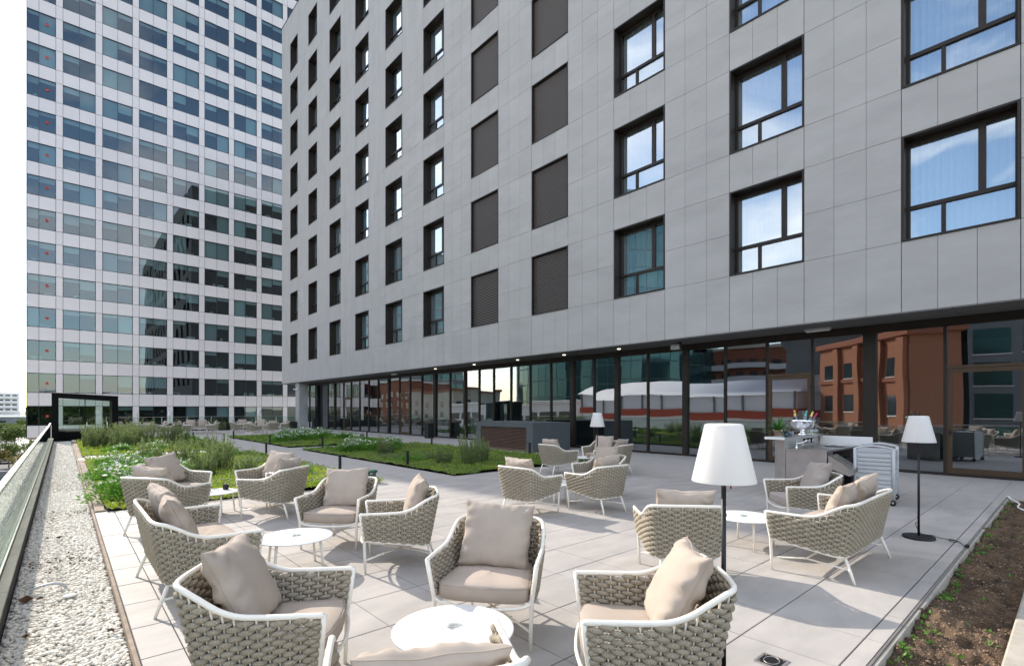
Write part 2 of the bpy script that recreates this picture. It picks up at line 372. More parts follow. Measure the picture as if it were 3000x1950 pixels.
struct('paving_edge', MB().bbox(.355, .3825, 1, 36, -.12, -.010, .003).mesh('paving_edge', 'kerb_brick'))
# brick-coloured kerb stones beside the planting
kerb = thing('garden_kerb', 'low brown stone kerb between white pebbles and flower bed', 'kerb')
km = MB().bbox(0, .13, 0, .98, -.05, .018, .006).mesh('kerb_stone', 'kerb_brick')
for k in range(24):
    if abs(10.45+k-21.5) < .9: continue
    obj('kerb_stone', km, kerb, (.387, 10.45+k, random.uniform(-.006, .006)), (0, 0, random.uniform(-.01, .01)))

# ---- soil bed at the right with kerb
def ground_grid(x0, x1, y0, y1, nx, ny, fz):
    xs = np.linspace(x0, x1, nx); ys = np.linspace(y0, y1, ny); v = [(x, y, fz(x, y)) for y in ys for x in xs]
    q = [(j*nx+i, j*nx+i+1, (j+1)*nx+i+1, (j+1)*nx+i) for j in range(ny-1) for i in range(nx-1)]; return v, q
def soilz(x, y): return -.07+.075*mnoise.noise((x*2.6, y*3.2, 3))+.07*mnoise.noise((x*8, y*9, 1))+.03*mnoise.noise((x*21, y*21, 5))+.012*mnoise.noise((x*47, y*47, 9))
v, q = ground_grid(2.2, SOILX-.06, .33, .9, 640, 48, soilz); so = struct('soil_bed', npmesh('soil_bed', v, q, 'soil', True))
xs = []
n = 5200; x = 2.6+(SOILX-2.8)*rng.random(n)**1.7; y = rng.uniform(.36, .88, n)
s = rng.uniform(.003, .009, n)*np.where(rng.random(n) < .05, 1.8, 1)
V = (IV[None]*(1+.25*rng.standard_normal((n, 12, 1)).clip(-1.5, 1.5)))*s[:, None, None]*np.array([1.2, 1, .7])
zz = np.array([soilz(a, b) for a, b in zip(x, y)])
V = V+np.stack([x, y, zz+s*.2], 1)[:, None]; Fc = (IF[None]+(np.arange(n)*12)[:, None, None]).reshape(-1, 3)
obj('soil_clods', npmesh('soil_clods', V.reshape(-1, 3), Fc, 'clod', True, 3), so, kind='stuff')
struct('kerb_slab', MB().bbox(1.5, 24, -3.0, .335, -.6, .012, .012).mesh('kerb_slab', 'concrete_warm'))
ed = thing('deck_edge_trim', 'grey concrete and metal edging between tiles and bare soil', 'edging')
obj('concrete_edge', MB().bbox(1.5, SOILX, .868, .893, -.3, -.006, .004).mesh('concrete_edge', 'concrete_warm'), ed)
obj('metal_strip', MB().box(1.5, SOILX, .8935, .908, -.05, .003).mesh('metal_strip', 'steel_matt'), ed)
obj('concrete_edge', MB().bbox(SOILX-.06, SOILX-.005, .34, .868, -.3, -.002, .004).mesh('concrete_edge', 'concrete_warm'), ed)

# ================================================================== HOTEL
hotel = thing('hotel_building', 'grey panelled hotel block overhanging a glazed ground floor on the terrace', 'building', (15, 24, 0))
HO = Vector((-15, -24, 0))
def hobj(name, me, parent=None, loc=(0, 0, 0), rot=(0, 0, 0), kind=None):
    l = Vector(loc)+(HO if parent is None else Vector()); return obj(name, me, parent or hotel, l, rot, kind)
WC = [(-7.7, -5.64), (-3.45, -1.39), (.82, 2.83), (4.96, 7.0), (9.19, 11.27), (13.51, 15.58), (17.8, 19.87), (22.23, 24.26), (26.6, 28.67), (30.97, 32.99), (35.42, 37.46), (39.95, 41.81), (44.33, 46.18)]
LOUV = (5, 6)
S0, H0, FP, NR, ROOF, SOF, HEND = 5.64, 8.15, 3.65, 8, 36.3, 3.96, 48.45
HSTART = -12.0
# core walls behind the panels (with gaps at the windows)
core = MB(); edges = [HSTART]+[e for w in WC for e in w]+[HEND]
for k in range(0, len(edges), 2): core.box(15.03, 15.32, edges[k], edges[k+1], SOF+.01, ROOF-.02)
for w in WC:
    zs = [SOF+.01]
    for r in range(NR): zs += [S0+FP*r, H0+FP*r]
    zs.append(ROOF-.02)
    for k in range(0, len(zs), 2): core.box(15.031, 15.32, w[0], w[1], zs[k], zs[k+1])
hobj('wall_core', core.mesh('wall_core', 'joint'))
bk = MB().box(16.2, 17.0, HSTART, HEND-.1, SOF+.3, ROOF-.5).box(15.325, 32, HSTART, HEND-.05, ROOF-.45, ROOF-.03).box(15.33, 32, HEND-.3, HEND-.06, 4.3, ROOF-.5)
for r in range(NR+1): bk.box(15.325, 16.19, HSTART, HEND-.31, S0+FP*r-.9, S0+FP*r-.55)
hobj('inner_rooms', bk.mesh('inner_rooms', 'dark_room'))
# facade panels
pans = []
g_ = .0034
for k in range(0, len(edges), 2):
    y0, y1 = edges[k], edges[k+1]; n = 3 if 1.7 < y1-y0 < 3 else max(1, round((y1-y0)/.72))
    zs = [SOF]
    for r in range(NR): zs += [S0+FP*r, (S0+H0)/2+FP*r, H0+FP*r]
    zs.append(ROOF)
    for a in range(n):
        e0, e1 = y0+.007, y1-.007; ya, yb = e0+(e1-e0)*a/n, e0+(e1-e0)*(a+1)/n
        for z0, z1 in zip(zs[:-1], zs[1:]): pans.append((ya, yb, z0, z1))
for w in WC:
    zs = [SOF]
    for r in range(NR): zs += [S0+FP*r, H0+FP*r]
    zs.append(ROOF)
    for k in range(0, len(zs), 2):
        for a in range(3): pans.append((w[0]+(w[1]-w[0])*a/3, w[0]+(w[1]-w[0])*(a+1)/3, zs[k], zs[k+1]))
def pkey(p):
    y, z = (p[0]+p[1])/2, (p[2]+p[3])/2; d = .665*15+.747*y; t = (.747*15-.665*y)/max(d, .1); v = (z-1.65)/max(d, .1)
    return (not (d > 2 and abs(t) < 1.08 and v < .86), 15*15+y*y+z*z*.7)
pans.sort(key=pkey); far = MB(); pcache = {}
for k, (ya, yb, z0, z1) in enumerate(pans):
    if k < 300:
        dy, dz = round(yb-ya-2*g_, 3), round(z1-z0-2*g_, 3)
        if (dy, dz) not in pcache: pcache[(dy, dz)] = MB().bbox(-.004, .028, -dy/2, dy/2, -dz/2, dz/2, .003).mesh('facade_panel', 'panel')
        hobj('facade_panel', pcache[(dy, dz)], None, (15+random.uniform(-.0015, .0015), (ya+yb)/2, (z0+z1)/2))
    else: far.box(14.996+random.uniform(-.002, .002), 15.028, ya+g_, yb-g_, z0+g_, z1-g_)
hobj('facade_panels', far.mesh('facade_panels', 'panel_far'), kind='stuff')
hobj('parapet_cap', MB().box(14.97, 15.5, HSTART, HEND+.02, ROOF+.003, ROOF+.06).mesh('parapet_cap', 'bronze'))
# end wall
ew = MB()
for a in range(14):
    for b in range(9): ew.box(15.0+a*1.2+.006, 15.0+(a+1)*1.2-.006, HEND+.002, HEND+.03, SOF+b*3.6+.006, min(SOF+(b+1)*3.6, ROOF)-.006)
hobj('end_wall_panels', ew.mesh('end_wall_panels', 'panel_far'), kind='stuff'); hobj('end_wall_core', MB().box(15.33, 32, HEND-.05, HEND, SOF, ROOF-.5).mesh('end_wall_core', 'joint'))
# guest room windows, one frame mesh per width (they share it), panes and curtains
def wave_sheet(name, w, h, amp, per, mat, n=None):
    n = n or int(w/per*6); v = []; f = []
    for i in range(n+1):
        y = w*i/n; x = amp*math.sin(y/per*6.283)+amp*.5*math.sin(y/per*2.9+1)
        v += [(x, y, 0), (x, y, h)]
    f = [(2*i, 2*i+2, 2*i+3, 2*i+1) for i in range(n)]; return MB().add(v, f, 0, True).mesh(name, mat)
wcache = {}
def room_window(y0, y1, z0, z1, seed):
    w, h = round(y1-y0, 2), z1-z0; rnd = random.Random(seed)
    if w not in wcache:
        m = MB(); t = .045; gx = .36
        m.box(-.012, .44, 0, t, 0, h).box(-.012, .44, w-t, w, 0, h).box(-.012, .44, t, w-t, h-t, h).box(-.03, .44, t, w-t, 0, t)
        b = .055
        m.box(gx-.03, gx+.04, t, t+b, t, h-t).box(gx-.03, gx+.04, w-t-b, w-t, t, h-t).box(gx-.03, gx+.04, t+b, w-t-b, h-t-.09, h-t).box(gx-.03, gx+.04, t+b, w-t-b, t, t+.05)
        zr = .86; m.box(gx-.05, gx+.04, t+b, w-t-b, zr-.045, zr+.045)
        ym = w-.69*w; yl = w-.36*w
        m.box(gx-.035, gx+.04, ym-.065, ym+.065, zr+.045, h-t-.09).box(gx-.035, gx+.04, yl-.04, yl+.04, t+.05, zr-.045)
        fr = m.mesh('window', 'bronze'); ya, yb = t+b, w-t-b
        ps = [(ya, ym-.065, zr+.045, h-t-.09), (ym+.065, yb, zr+.045, h-t-.09), (ya, yl-.04, t+.05, zr-.045), (yl+.04, yb, t+.05, zr-.045)]
        pm = [(MB().add([(0,-(b_-a_)/2,-(d_-c_)/2),(0,-(b_-a_)/2,(d_-c_)/2),(0,(b_-a_)/2,(d_-c_)/2),(0,(b_-a_)/2,-(d_-c_)/2)], [(0,1,2,3)]).mesh('pane', 'glass_room'), (gx+.012, (a_+b_)/2, (c_+d_)/2)) for a_, b_, c_, d_ in ps]
        wcache[w] = (fr, pm, wave_sheet('curtain', w-.1, h-.08, .03, .13, 'curtain'), wave_sheet('drape', w*.34, h-.08, .04, .16, 'drape'))
    fr, pm, cu, dr = wcache[w]
    o = hobj('window', fr, None, (15, y0, z0))
    for m_, l in pm: obj('pane', m_, o, l, (0, rnd.gauss(0, .0012), rnd.gauss(0, .0012)))
    if rnd.random() < .75: obj('curtain', cu, o, (.50, .05, .04))
    obj('drape', dr, o, (.58, w*.62 if rnd.random() < .7 else .04, .04))
lcache = {}
for ci, (y0, y1) in enumerate(WC):
    for r in range(NR):
        z0, z1 = S0+FP*r, H0+FP*r
        if ci in LOUV:
            w, h = y1-y0, z1-z0
            if ci not in lcache:
                t = .04; fm = MB().box(-.012, .3, 0, t, 0, h).box(-.012, .3, w-t, w, 0, h).box(-.012, .3, t, w-t, h-t, h).box(-.03, .3, t, w-t, 0, t).mesh('louvre', 'bronze')
                sm = MB(); n = 32
                for k in range(n):
                    z = t+.05+(h-2*t-.1)*k/(n-1); sm.add([(.13,t,z-.014),(.22,t,z+.022),(.22,w-t,z+.022),(.13,w-t,z-.014),(.13,t,z-.004),(.22,t,z+.032),(.22,w-t,z+.032),(.13,w-t,z-.004)], [(0,1,2,3),(4,7,6,5),(0,3,7,4),(1,5,6,2)]); sm.box(.118, .1295, t, w-t, z-.020, z+.006)
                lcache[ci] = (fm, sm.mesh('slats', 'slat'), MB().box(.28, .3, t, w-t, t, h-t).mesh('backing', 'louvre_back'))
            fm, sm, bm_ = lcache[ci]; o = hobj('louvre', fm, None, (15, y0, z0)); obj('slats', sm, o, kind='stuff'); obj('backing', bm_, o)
        else: room_window(y0, y1, z0, z1, ci*50+r)
# soffit
y = HSTART
sfm = MB().box(0, 1.7, -.69, .69, 0, .02).mesh('soffit_panel', 'soffit')
while y < HEND-.4: hobj('soffit_panel', sfm, None, (15.0, y+.7, SOF-.02-.003)); y += 1.39
hobj('soffit_core', MB().box(15.01, 24, HSTART, HEND-.02, SOF+.001, SOF+.25).mesh('soffit_core', 'joint'))
# curtain wall
GX = 16.5
MU = [47.49,46.2,44.74,43.39,41.97,40.54,38.83,37.41,35.92,34.41,32.95,31.38,29.93,28.55,27.13,25.66,24.08,22.63,21.38,20.15,18.81,17.42,16.05,14.75,13.54,12.37,10.94,9.38,7.93,6.58,5.28,3.85,2.26,.75,-.7,-2.1,-3.5,-4.9,-6.3,-7.7,-9.1,-10.5,-11.9]
MU = [round(m*16.5/16.7, 2) for m in MU]
THICK = {5: .14, 11: .16, 15: .22, 17: .14, 23: .2, 25: .18, 27: .18, 31: .30, 35: .2, 39: .2}
TOPZ = 3.72
DOORS = {6: 2.5, 12: 2.6, 29: 2.66, 32: 2.66}
hobj('head_rail', MB().box(GX-.06, GX+.10, MU[-1], MU[0], TOPZ, SOF-.03).mesh('head_rail', 'bronze'))
hobj('base_rail', MB().box(GX-.06, GX+.10, MU[-1], MU[0], 0.002, .07).mesh('base_rail', 'bronze'))
for i, m in enumerate(MU):
    w = THICK.get(i, .065)
    hobj('mullion', MB().box(GX-(.1 if i in THICK else .06), GX+.08, m-w/2, m+w/2, .071, TOPZ-.001).mesh('mullion', 'bronze'))
def gpane(y0, y1, z0, z1, parent=None, off=(0, 0, 0), mat='glass_hotel', name='pane'):
    a, b = (y1-y0)/2, (z1-z0)/2
    m = MB().add([(0,-a,-b),(0,-a,b),(0,a,b),(0,a,-b)], [(0,1,2,3)]).mesh(name, mat)
    l = Vector(off)+Vector((0, (y0+y1)/2, (z0+z1)/2)); rot = (0, random.gauss(0, .0022), random.gauss(0, .0028))
    return hobj(name, m, parent, l, rot) if parent is None else obj(name, m, parent, l, rot)
for i in range(len(MU)-1):
    y1, y0 = MU[i]-THICK.get(i, .065)/2, MU[i+1]+THICK.get(i+1, .065)/2
    if i in DOORS:
        dz = DOORS[i]; w = y1-y0
        hobj('transom', MB().box(GX-.06, GX+.08, y0+.001, y1-.001, dz, dz+.07).mesh('transom', 'bronze_door'))
        gpane(y0, y1, dz+.07, TOPZ, None, (GX, 0, 0))
        d = MB(); b = .1; d.box(-.04, .04, .01, b, 0, dz-.08).box(-.04, .04, w-b, w-.01, 0, dz-.08).box(-.04, .04, b, w-b, dz-.08-b, dz-.08).box(-.04, .04, b, w-b, 0, b*1.3)
        d.box(-.055, .05, -.02, .01, 0, dz-.02).box(-.055, .05, w-.01, w+.02, 0, dz-.02).box(-.055, .05, .01, w-.01, dz-.08+.004, dz-.02)
        do = hobj('door', d.mesh('door', 'bronze_door'), None, (GX, y0, .072))
        gpane(b, w-b, b*1.3, dz-.08-b, do)
        obj('handle', MB().tube([(-.05, w-.055, 1.0), (-.09, w-.055, 1.0)], .012).tube([(-.09, w-.06, 1.0), (-.09, w-.17, 1.0)], .011).box(-.05, -.04, w-.075, w-.035, .93, 1.07).mesh('handle', 'rubber'), do)
        for hz in (.35, 1.35, 2.2): obj('hinge', MB().tube([(-.06, .004, hz), (-.06, .004, hz+.12)], .014).mesh('hinge', 'rubber'), do)
    else: gpane(y0, y1, .071, TOPZ, None, (GX, 0, 0))
# interior seen through the glass
hobj('lobby_floor', MB().box(GX+.1, 24, HSTART, 47, 0.001, .01).mesh('lobby_floor', 'render_grey'))
hobj('lobby_wall', MB().box(22.5, 22.8, HSTART, 47, 0.011, SOF).box(GX+.12, 22.5, 46.9, 47.1, 0.011, SOF).box(17.5, 22.4, 20.4, 20.6, .011, SOF).mesh('lobby_wall', 'render_grey'))
hobj('lobby_curtain', wave_sheet('lobby_curtain', 2.0, 3.5, .05, .2, 'curtain'), None, (17.3, 20.9, .02)); hobj('lobby_curtain', wave_sheet('lobby_curtain', 1.6, 3.5, .05, .2, 'curtain'), None, (17.3, 25.3, .02))
hobj('column', MB().bbox(15.2, 15.95, 44.6, 45.5, 0.0, SOF-.025, .015).mesh('column', 'concrete'))
for y in (46.3, 6.1): pass
dl = MB().lathe([(.001, 0), (.055, 0), (.068, .012), (.068, .02)], 16).mesh('downlight', 'lit_lamp')
for y in (11.6, 14.4, 17.3, 20.6, 24.2): hobj('downlight', dl, None, (15.75, y, SOF-.045))
# fittings under the soffit
e = thing('emergency_light', 'slim white emergency light tube under the hotel soffit above the bar', 'light', (15.9, 4.9, SOF-.026))
obj('housing', MB().bbox(-.07, .07, -.33, .33, -.07, 0, .015).mesh('housing', 'grey_plastic'), e); obj('diffuser', MB().bbox(-.05, .05, -.30, .30, -.10, -.071, .012).mesh('diffuser', 'white_table'), e)
e = thing('emergency_light', 'small white emergency light under the soffit above the middle glass door', 'light', (15.9, 29.2, SOF-.026), me=MB().bbox(-.08, .08, -.33, .33, -.09, 0, .02).mesh('emergency_light', 'white_table'))
e = thing('loudspeaker', 'grey box loudspeaker hanging under the soffit above the glass', 'loudspeaker', (15.75, 9.1, SOF-.026))
obj('bracket', MB().box(-.03, .03, -.06, .06, -.07, 0).mesh('bracket', 'black_metal'), e); obj('cabinet', MB().bbox(-.11, .11, -.05, .27, -.24, -.071, .02).mesh('cabinet', 'grey_plastic'), e); obj('horn', MB().lathe([(.09, 0), (.07, .10), (.05, .16), (.001, .16)], 14).mesh('horn', 'rubber'), e, (0, -.17, -.17), (R_(-90), 0, 0))
e = thing('security_camera', 'small white security camera on the concrete corner column', 'camera', (15.19, 44.7, 3.3)); obj('arm', MB().tube([(0, 0, .2), (-.12, 0, .2), (-.2, 0, .12)], .02).mesh('arm', 'white_table'), e); obj('body', MB().bbox(-.42, -.14, -.05, .05, 0, .1, .015).mesh('body', 'white_table'), e)

# ================================================================== OFFICE TOWER
TY = 70.0
tower = thing('office_tower', 'tall office tower with lilac-white panel grid and blue-tinted windows', 'building', (14, TY, -1.2))
TO = Vector((-14, -TY, 1.2))
def tobj(name, me, parent=None, loc=(0, 0, 0), rot=(0, 0, 0), kind=None):
    return obj(name, me, parent or tower, Vector(loc)+(TO if parent is None else Vector()), rot, kind)
TW = [(-2.65, -.49, (-2.65+1.76*0, -1.76))]
TW = [(-2.65, -.49, -1.76)]+[(.06+3.185*k, .06+3.185*k+2.6, .06+3.185*k+1.3) for k in range(11)]
TEND = 36.0; TP, TWH, NROW, NALL = 3.32, 1.97, 17, 28
tc_ = MB(); xs = [w[:2] for w in TW]
tc_.box(-2.6, TEND, TY+1.6, TY+26, -1.2, TP*NALL).box(-2.64, -2.6, TY+.12, TY+26, -1.24, TP*NALL)
for k in range(NALL+1): tc_.box(-2.6, TEND, TY+.12, TY+1.59, TP*k-1.30, TP*k-.06)
for (a, b) in zip(xs[:-1], xs[1:]): tc_.box(a[1]+.01, b[0]-.01, TY+.12, TY+.3, -1.2, TP*NALL)
tobj('tower_core', tc_.mesh('tower_core', 'tower_inner'))
tobj('roof_plant', MB().box(2, 30, TY+4, TY+20, TP*NALL, TP*NALL+4).mesh('roof_plant', 'tower_panel'))
tp = []      # panels
for k in range(NALL+1):
    z0, z1 = TP*k-(TP-TWH)+.005, TP*k-.005
    if k == 0: z0 = -1.25
    for i, (x0, x1, xm) in enumerate(TW):
        tp += [(x0, xm, z0, z1), (xm, x1, z0, z1)]
        nx = TW[i+1][0] if i+1 < len(TW) else TEND
        tp.append((x1, nx, z0, z1))
        if k < NALL: tp.append((x1, nx, TP*k, TP*k+TWH))
tp.sort(key=lambda p: (p[2] > 45 or p[0] > 23, p[0]**2*.3+p[2]**2)); far = MB(); cache = {}
for k, (x0, x1, z0, z1) in enumerate(tp):
    if k < 300:
        s = (round(x1-x0-.03, 2), round(z1-z0-.03, 2))
        if s not in cache: cache[s] = MB().bbox(-s[0]/2, s[0]/2, 0, .1, -s[1]/2, s[1]/2, .008).mesh('cladding_panel', 'tower_panel')
        tobj('cladding_panel', cache[s], None, ((x0+x1)/2, TY+random.uniform(0, .004), (z0+z1)/2), (random.gauss(0, .0015), 0, random.gauss(0, .0015)))
    else: far.box(x0+.015, x1-.015, TY, TY+.1, z0+.015, z1-.015)
tobj('cladding_panels', far.mesh('cladding_panels', 'tower_panel'), kind='stuff')
tobj('corner_fin', MB().box(-2.70, -2.655, TY-.02, TY+26, -1.25, TP*NALL).mesh('corner_fin', 'glass_teal'))
tobj('soffit', MB().box(-2.6, TEND, TY+.05, TY+26, -1.40, -1.255).mesh('soffit', 'kerb_brick'))
tobj('lower_core', MB().box(1.5, TEND, TY+3, TY+24, -8, -1.41).mesh('lower_core', 'tower_inner'))
rd = MB().lathe([(.001, 0), (.13, 0), (.13, .01)], 18).mesh('red_dot', 'red_dot')
def rect(w, h, mat, name): return MB().add([(0,0,0),(w,0,0),(w,0,h),(0,0,h)], [(0,1,2,3)]).mesh(name, mat)
fcache, upper, upperB, clut = {}, MB(), MB(), MB()
for k in range(NALL):
    for i, (x0, x1, xm) in enumerate(TW):
        z = TP*k
        if k >= NROW or x0 > 22:
            upper.add([(x0+.03,TY+.05,z),(x1-.03,TY+.05,z),(x1-.03,TY+.05,z+TWH),(x0+.03,TY+.05,z+TWH)], [(0,1,2,3)]); continue
        w = round(x1-x0, 2)
        if w not in fcache:
            f = .035; a = xm-x0
            fr = MB().box(0, f, -.01, .1, 0, TWH).box(w-f, w, -.01, .1, 0, TWH).box(f, w-f, -.01, .1, 0, f).box(f, w-f, -.01, .1, TWH-f, TWH).box(a-f/2, a+f/2, -.01, .1, f, TWH-f).mesh('window', 'tower_edge')
            fcache[w] = (fr, [(rect(a-f*1.5, TWH-2*f, 'glass_tower', 'pane'), f), (rect(w-a-f*1.5, TWH-2*f, 'glass_tower', 'pane'), a+f/2)], [(rect(a-f*1.5, 1, 'blind', 'blind'), f), (rect(w-a-f*1.5, 1, 'blind', 'blind'), a+f/2)])
        fr, ps, bl = fcache[w]; o = tobj('window', fr, None, (x0, TY, z))
        for q in (0, 1):
            obj('pane', ps[q][0], o, (ps[q][1], .05, .035), (random.gauss(0, .0014), 0, random.gauss(0, .0014)))
            dr = random.choice([0, .3, .45, .5, .55, .6, .95, 1.9, 1.9]) if k > 2 else random.choice([0, 0, 0, .4, 1.2])
            if dr:
                b = obj('blind', bl[q][0], o, (ps[q][1], .2, TWH-.035-dr)); b.scale = (1, 1, dr)
        if i == 0: obj('red_dot', rd, o, (1.5, -.02, .95), (R_(90), 0, 0))
        if k and random.random() < .75:
            for _ in range(random.randint(1, 3)):
                a = random.uniform(x0+.1, x1-.7); ww = random.uniform(.2, .9); clut.box(a, min(a+ww, x1-.05), TY+.45, TY+.8, z-.05, z+random.uniform(.12, .42))
tobj('upper_windows', upper.mesh('upper_windows', 'win_dark'), kind='stuff'); tobj('desk_items', clut.mesh('desk_items', 'clutter'), kind='stuff')

# ================================================================== BLACK PAVILION, BALUSTRADES, VENT BOX
pv = thing('glass_pavilion', 'black framed glass box with slatted base at the end of the pebble strip', 'pavilion', (1, 36, 0))
def pvo(n, mb, m, loc=(0, 0, 0), kind=None): return obj(n, mb.mesh(n, m), pv, Vector(loc)+Vector((-1, -36, 0)), kind=kind)
x0, x1, d0, d1 = -.42, 2.36, 36.05, 38.2
pvo('frame', MB().add([(x0,d0,-.1),(x0+.27,d0,-.1),(x0+.27,d0,2.27),(x0,d0,2.52),(x0,d1,-.1),(x0+.27,d1,-.1),(x0+.27,d1,2.27),(x0,d1,2.52)], [(0,1,2,3),(4,7,6,5),(0,3,7,4),(1,5,6,2),(3,2,6,7)])
    .add([(x1-.27,d0,-.1),(x1,d0,-.1),(x1,d0,2.37),(x1-.27,d0,2.12),(x1-.27,d1,-.1),(x1,d1,-.1),(x1,d1,2.37),(x1-.27,d1,2.12)], [(0,1,2,3),(4,7,6,5),(0,3,7,4),(1,5,6,2)])
    .add([(x0,d0-.002,2.524),(x0+.272,d0-.002,2.272),(x1-.272,d0-.002,2.122),(x1,d0-.002,2.374),(x0,d1,2.524),(x0+.272,d1,2.272),(x1-.272,d1,2.122),(x1,d1,2.374)], [(0,1,2,3),(4,7,6,5),(0,3,7,4),(1,5,6,2)])
    .box(x0+.271, x1-.271, d0+.06, d1-.01, -.1, .45), 'matt_black')
for k in range(11): pvo('base_slat', MB().box(x0+.272, x1-.272, d0+.005, d0+.05, -.06+k*.058, -.06+k*.058+.036), 'matt_black')
pvo('roof_cap', MB().add([(x0-.02,d0-.03,2.53),(x1+.02,d0-.03,2.38),(x1+.02,d1,2.38),(x0-.02,d1,2.53),(x0-.02,d0-.03,2.55),(x1+.02,d0-.03,2.40),(x1+.02,d1,2.40),(x0-.02,d1,2.55)], [(0,3,2,1),(4,5,6,7),(0,1,5,4),(1,2,6,5),(2,3,7,6),(3,0,4,7)]), 'steel_matt')
xm = x0+.27+1.08
pvo('pane', MB().add([(x0+.27,d0+.05,.58),(xm-.02,d0+.05,.58),(xm-.02,d0+.05,2.24),(x0+.27,d0+.05,2.24)], [(0,1,2,3)]), 'glass_pavilion')
pvo('pane', MB().add([(xm+.02,d0+.052,.58),(x1-.27,d0+.052,.58),(x1-.27,d0+.052,2.2),(xm+.02,d0+.052,2.2)], [(0,1,2,3)]), 'glass_pavilion')
pvo('pane', MB().add([(x0+.27,d1-.05,.46),(x1-.27,d1-.05,.46),(x1-.27,d1-.05,2.2),(x0+.27,d1-.05,2.2)], [(0,1,2,3)]), 'glass_pavilion')
pvo('mullion', MB().box(xm-.02, xm+.02, d0+.03, d0+.08, .58, 2.23), 'matt_black')
pvo('sill', MB().box(x0+.272, x1-.272, d0+.01, d0+.12, .575, .60), 'matt_black')
for q in (xm+.06, x1-.5): pvo('clip', MB().box(q, q+.035, d0-.01, d0+.03, .60, .95), 'steel_cap')

br = thing('glass_balustrade', 'frameless glass balustrade with steel handrail along the pebble strip', 'balustrade', (-.45, 18, 0))
def bro(n, mb, m, kind=None): return obj(n, mb.mesh(n, m), br, (.45, -18, 0), kind=kind)
bro('curb', MB().box(-.60, -.345, -3, 35.95, -.3, .098), 'curb_black')
for k in range(26): bro('curb_slab', MB().bbox(-.605, -.338, -3+k*1.5+.002, -3+(k+1)*1.5-.002, .1, .115, .003), 'curb_stone')
bro('shoe', MB().box(-.478, -.462, -3, 35.9, .1155, .145).box(-.438, -.422, -3, 35.9, .1155, .145), 'steel_matt')
for k in range(26):
    y0, y1 = -3+k*1.5+.006, -3+(k+1)*1.5-.006
    bro('glass_pane', MB().box(-.458, -.442, y0, min(y1, 35.9), .116, .862), 'glass_rail')
bro('handrail', MB().bbox(-.482, -.418, -3, 35.3, .863, .905, .006), 'steel_cap')
bro('handrail_end', MB().bbox(-.48, -.43, 32, 35.95, .906, .93, .004), 'steel_cap')

fw = thing('end_balustrade', 'black planter wall with glass balustrade at the far end of the terrace', 'balustrade', (9, 45, 0))
def fwo(n, mb, m): return obj(n, mb.mesh(n, m), fw, (-9, -45, 0))
fwo('planter_wall', MB().box(2.2, 15.15, 44.95, 45.4, -.2, .58), 'curb_black')
for k in range(8): fwo('glass_pane', MB().box(2.3+k*1.6+.008, 2.3+(k+1)*1.6-.008, 45.1, 45.115, .581, 1.06), 'glass_rail')
for k in range(8): fwo('clamp', MB().box(2.3+k*1.6-.02, 2.3+k*1.6+.02, 45.08, 45.14, .581, 1.06), 'steel_matt')
fwo('top_rail', MB().box(2.3, 15.1, 45.09, 45.125, 1.061, 1.08), 'steel_matt')

vb = thing('vent_housing', 'dark grey rendered ventilation housing with brown louvre against the glass wall', 'vent housing', (14.8, 15.4, 0))
def vbo(n, mb, m, kind=None): return obj(n, mb.mesh(n, m), vb, (-14.8, -15.4, 0), kind=kind)
vx, va, vbb, vz = 13.3, 13.75, 17.25, 1.13
ly0, ly1, lz0, lz1 = va+.36, vbb-.30, .02, .93
vbo('shell', MB().box(vx, 15.4, va, ly0, 0, vz).box(vx, 15.4, ly1, vbb, 0, vz).box(vx, 15.4, ly0, ly1, lz1, vz).box(vx+.25, 15.4, ly0, ly1, 0, lz1), 'vent_box')
for k in range(15): vbo('louvre_blade', MB().add([(vx+.03,ly0,.10+k*.055),(vx+.10,ly0,.135+k*.055),(vx+.10,ly1,.135+k*.055),(vx+.03,ly1,.10+k*.055),(vx+.03,ly0,.112+k*.055),(vx+.10,ly0,.147+k*.055),(vx+.10,ly1,.147+k*.055),(vx+.03,ly1,.112+k*.055)], [(0,1,2,3),(4,7,6,5),(0,3,7,4),(1,5,6,2)]), 'brown_slat')
vbo('louvre_back', MB().box(vx+.2, vx+.249, ly0+.001, ly1-.001, .09, lz1-.001), 'louvre_back')
vbo('skirting', MB().box(vx-.008, vx+.2, ly0+.001, ly1-.001, .002, .09), 'brown_slat')
# ================================================================== FURNITURE
T_ = [(.385,.37,.60),(.384,.22,.601),(.381,.07,.602),(.376,-.05,.609),(.371,-.15,.642),(.363,-.24,.695),(.345,-.32,.737),(.295,-.38,.752),(.19,-.402,.756),(0,-.405,.757)]
B_ = [(.345,.335,.33),(.341,.205,.311),(.335,.075,.293),(.329,-.03,.279),(.323,-.11,.267),(.315,-.18,.257),(.295,-.245,.248),(.245,-.285,.243),(.15,-.303,.24),(0,-.306,.24)]
def widen(P, W):
    out = [(x+W, y, z) for x, y, z in P[:-1]]
    nb = max(0, int(round(W/.12)))
    for k in range(nb): t = (k+1)/(nb+1); x = (P[-2][0]+W)*(1-t); out.append((x, P[-1][1]+(P[-2][1]-P[-1][1])*(1-t)*0, P[-1][2]))
    out.append(P[-1]); return out
def mirror(P): return P+[(-x, y, z) for x, y, z in P[-2::-1]]
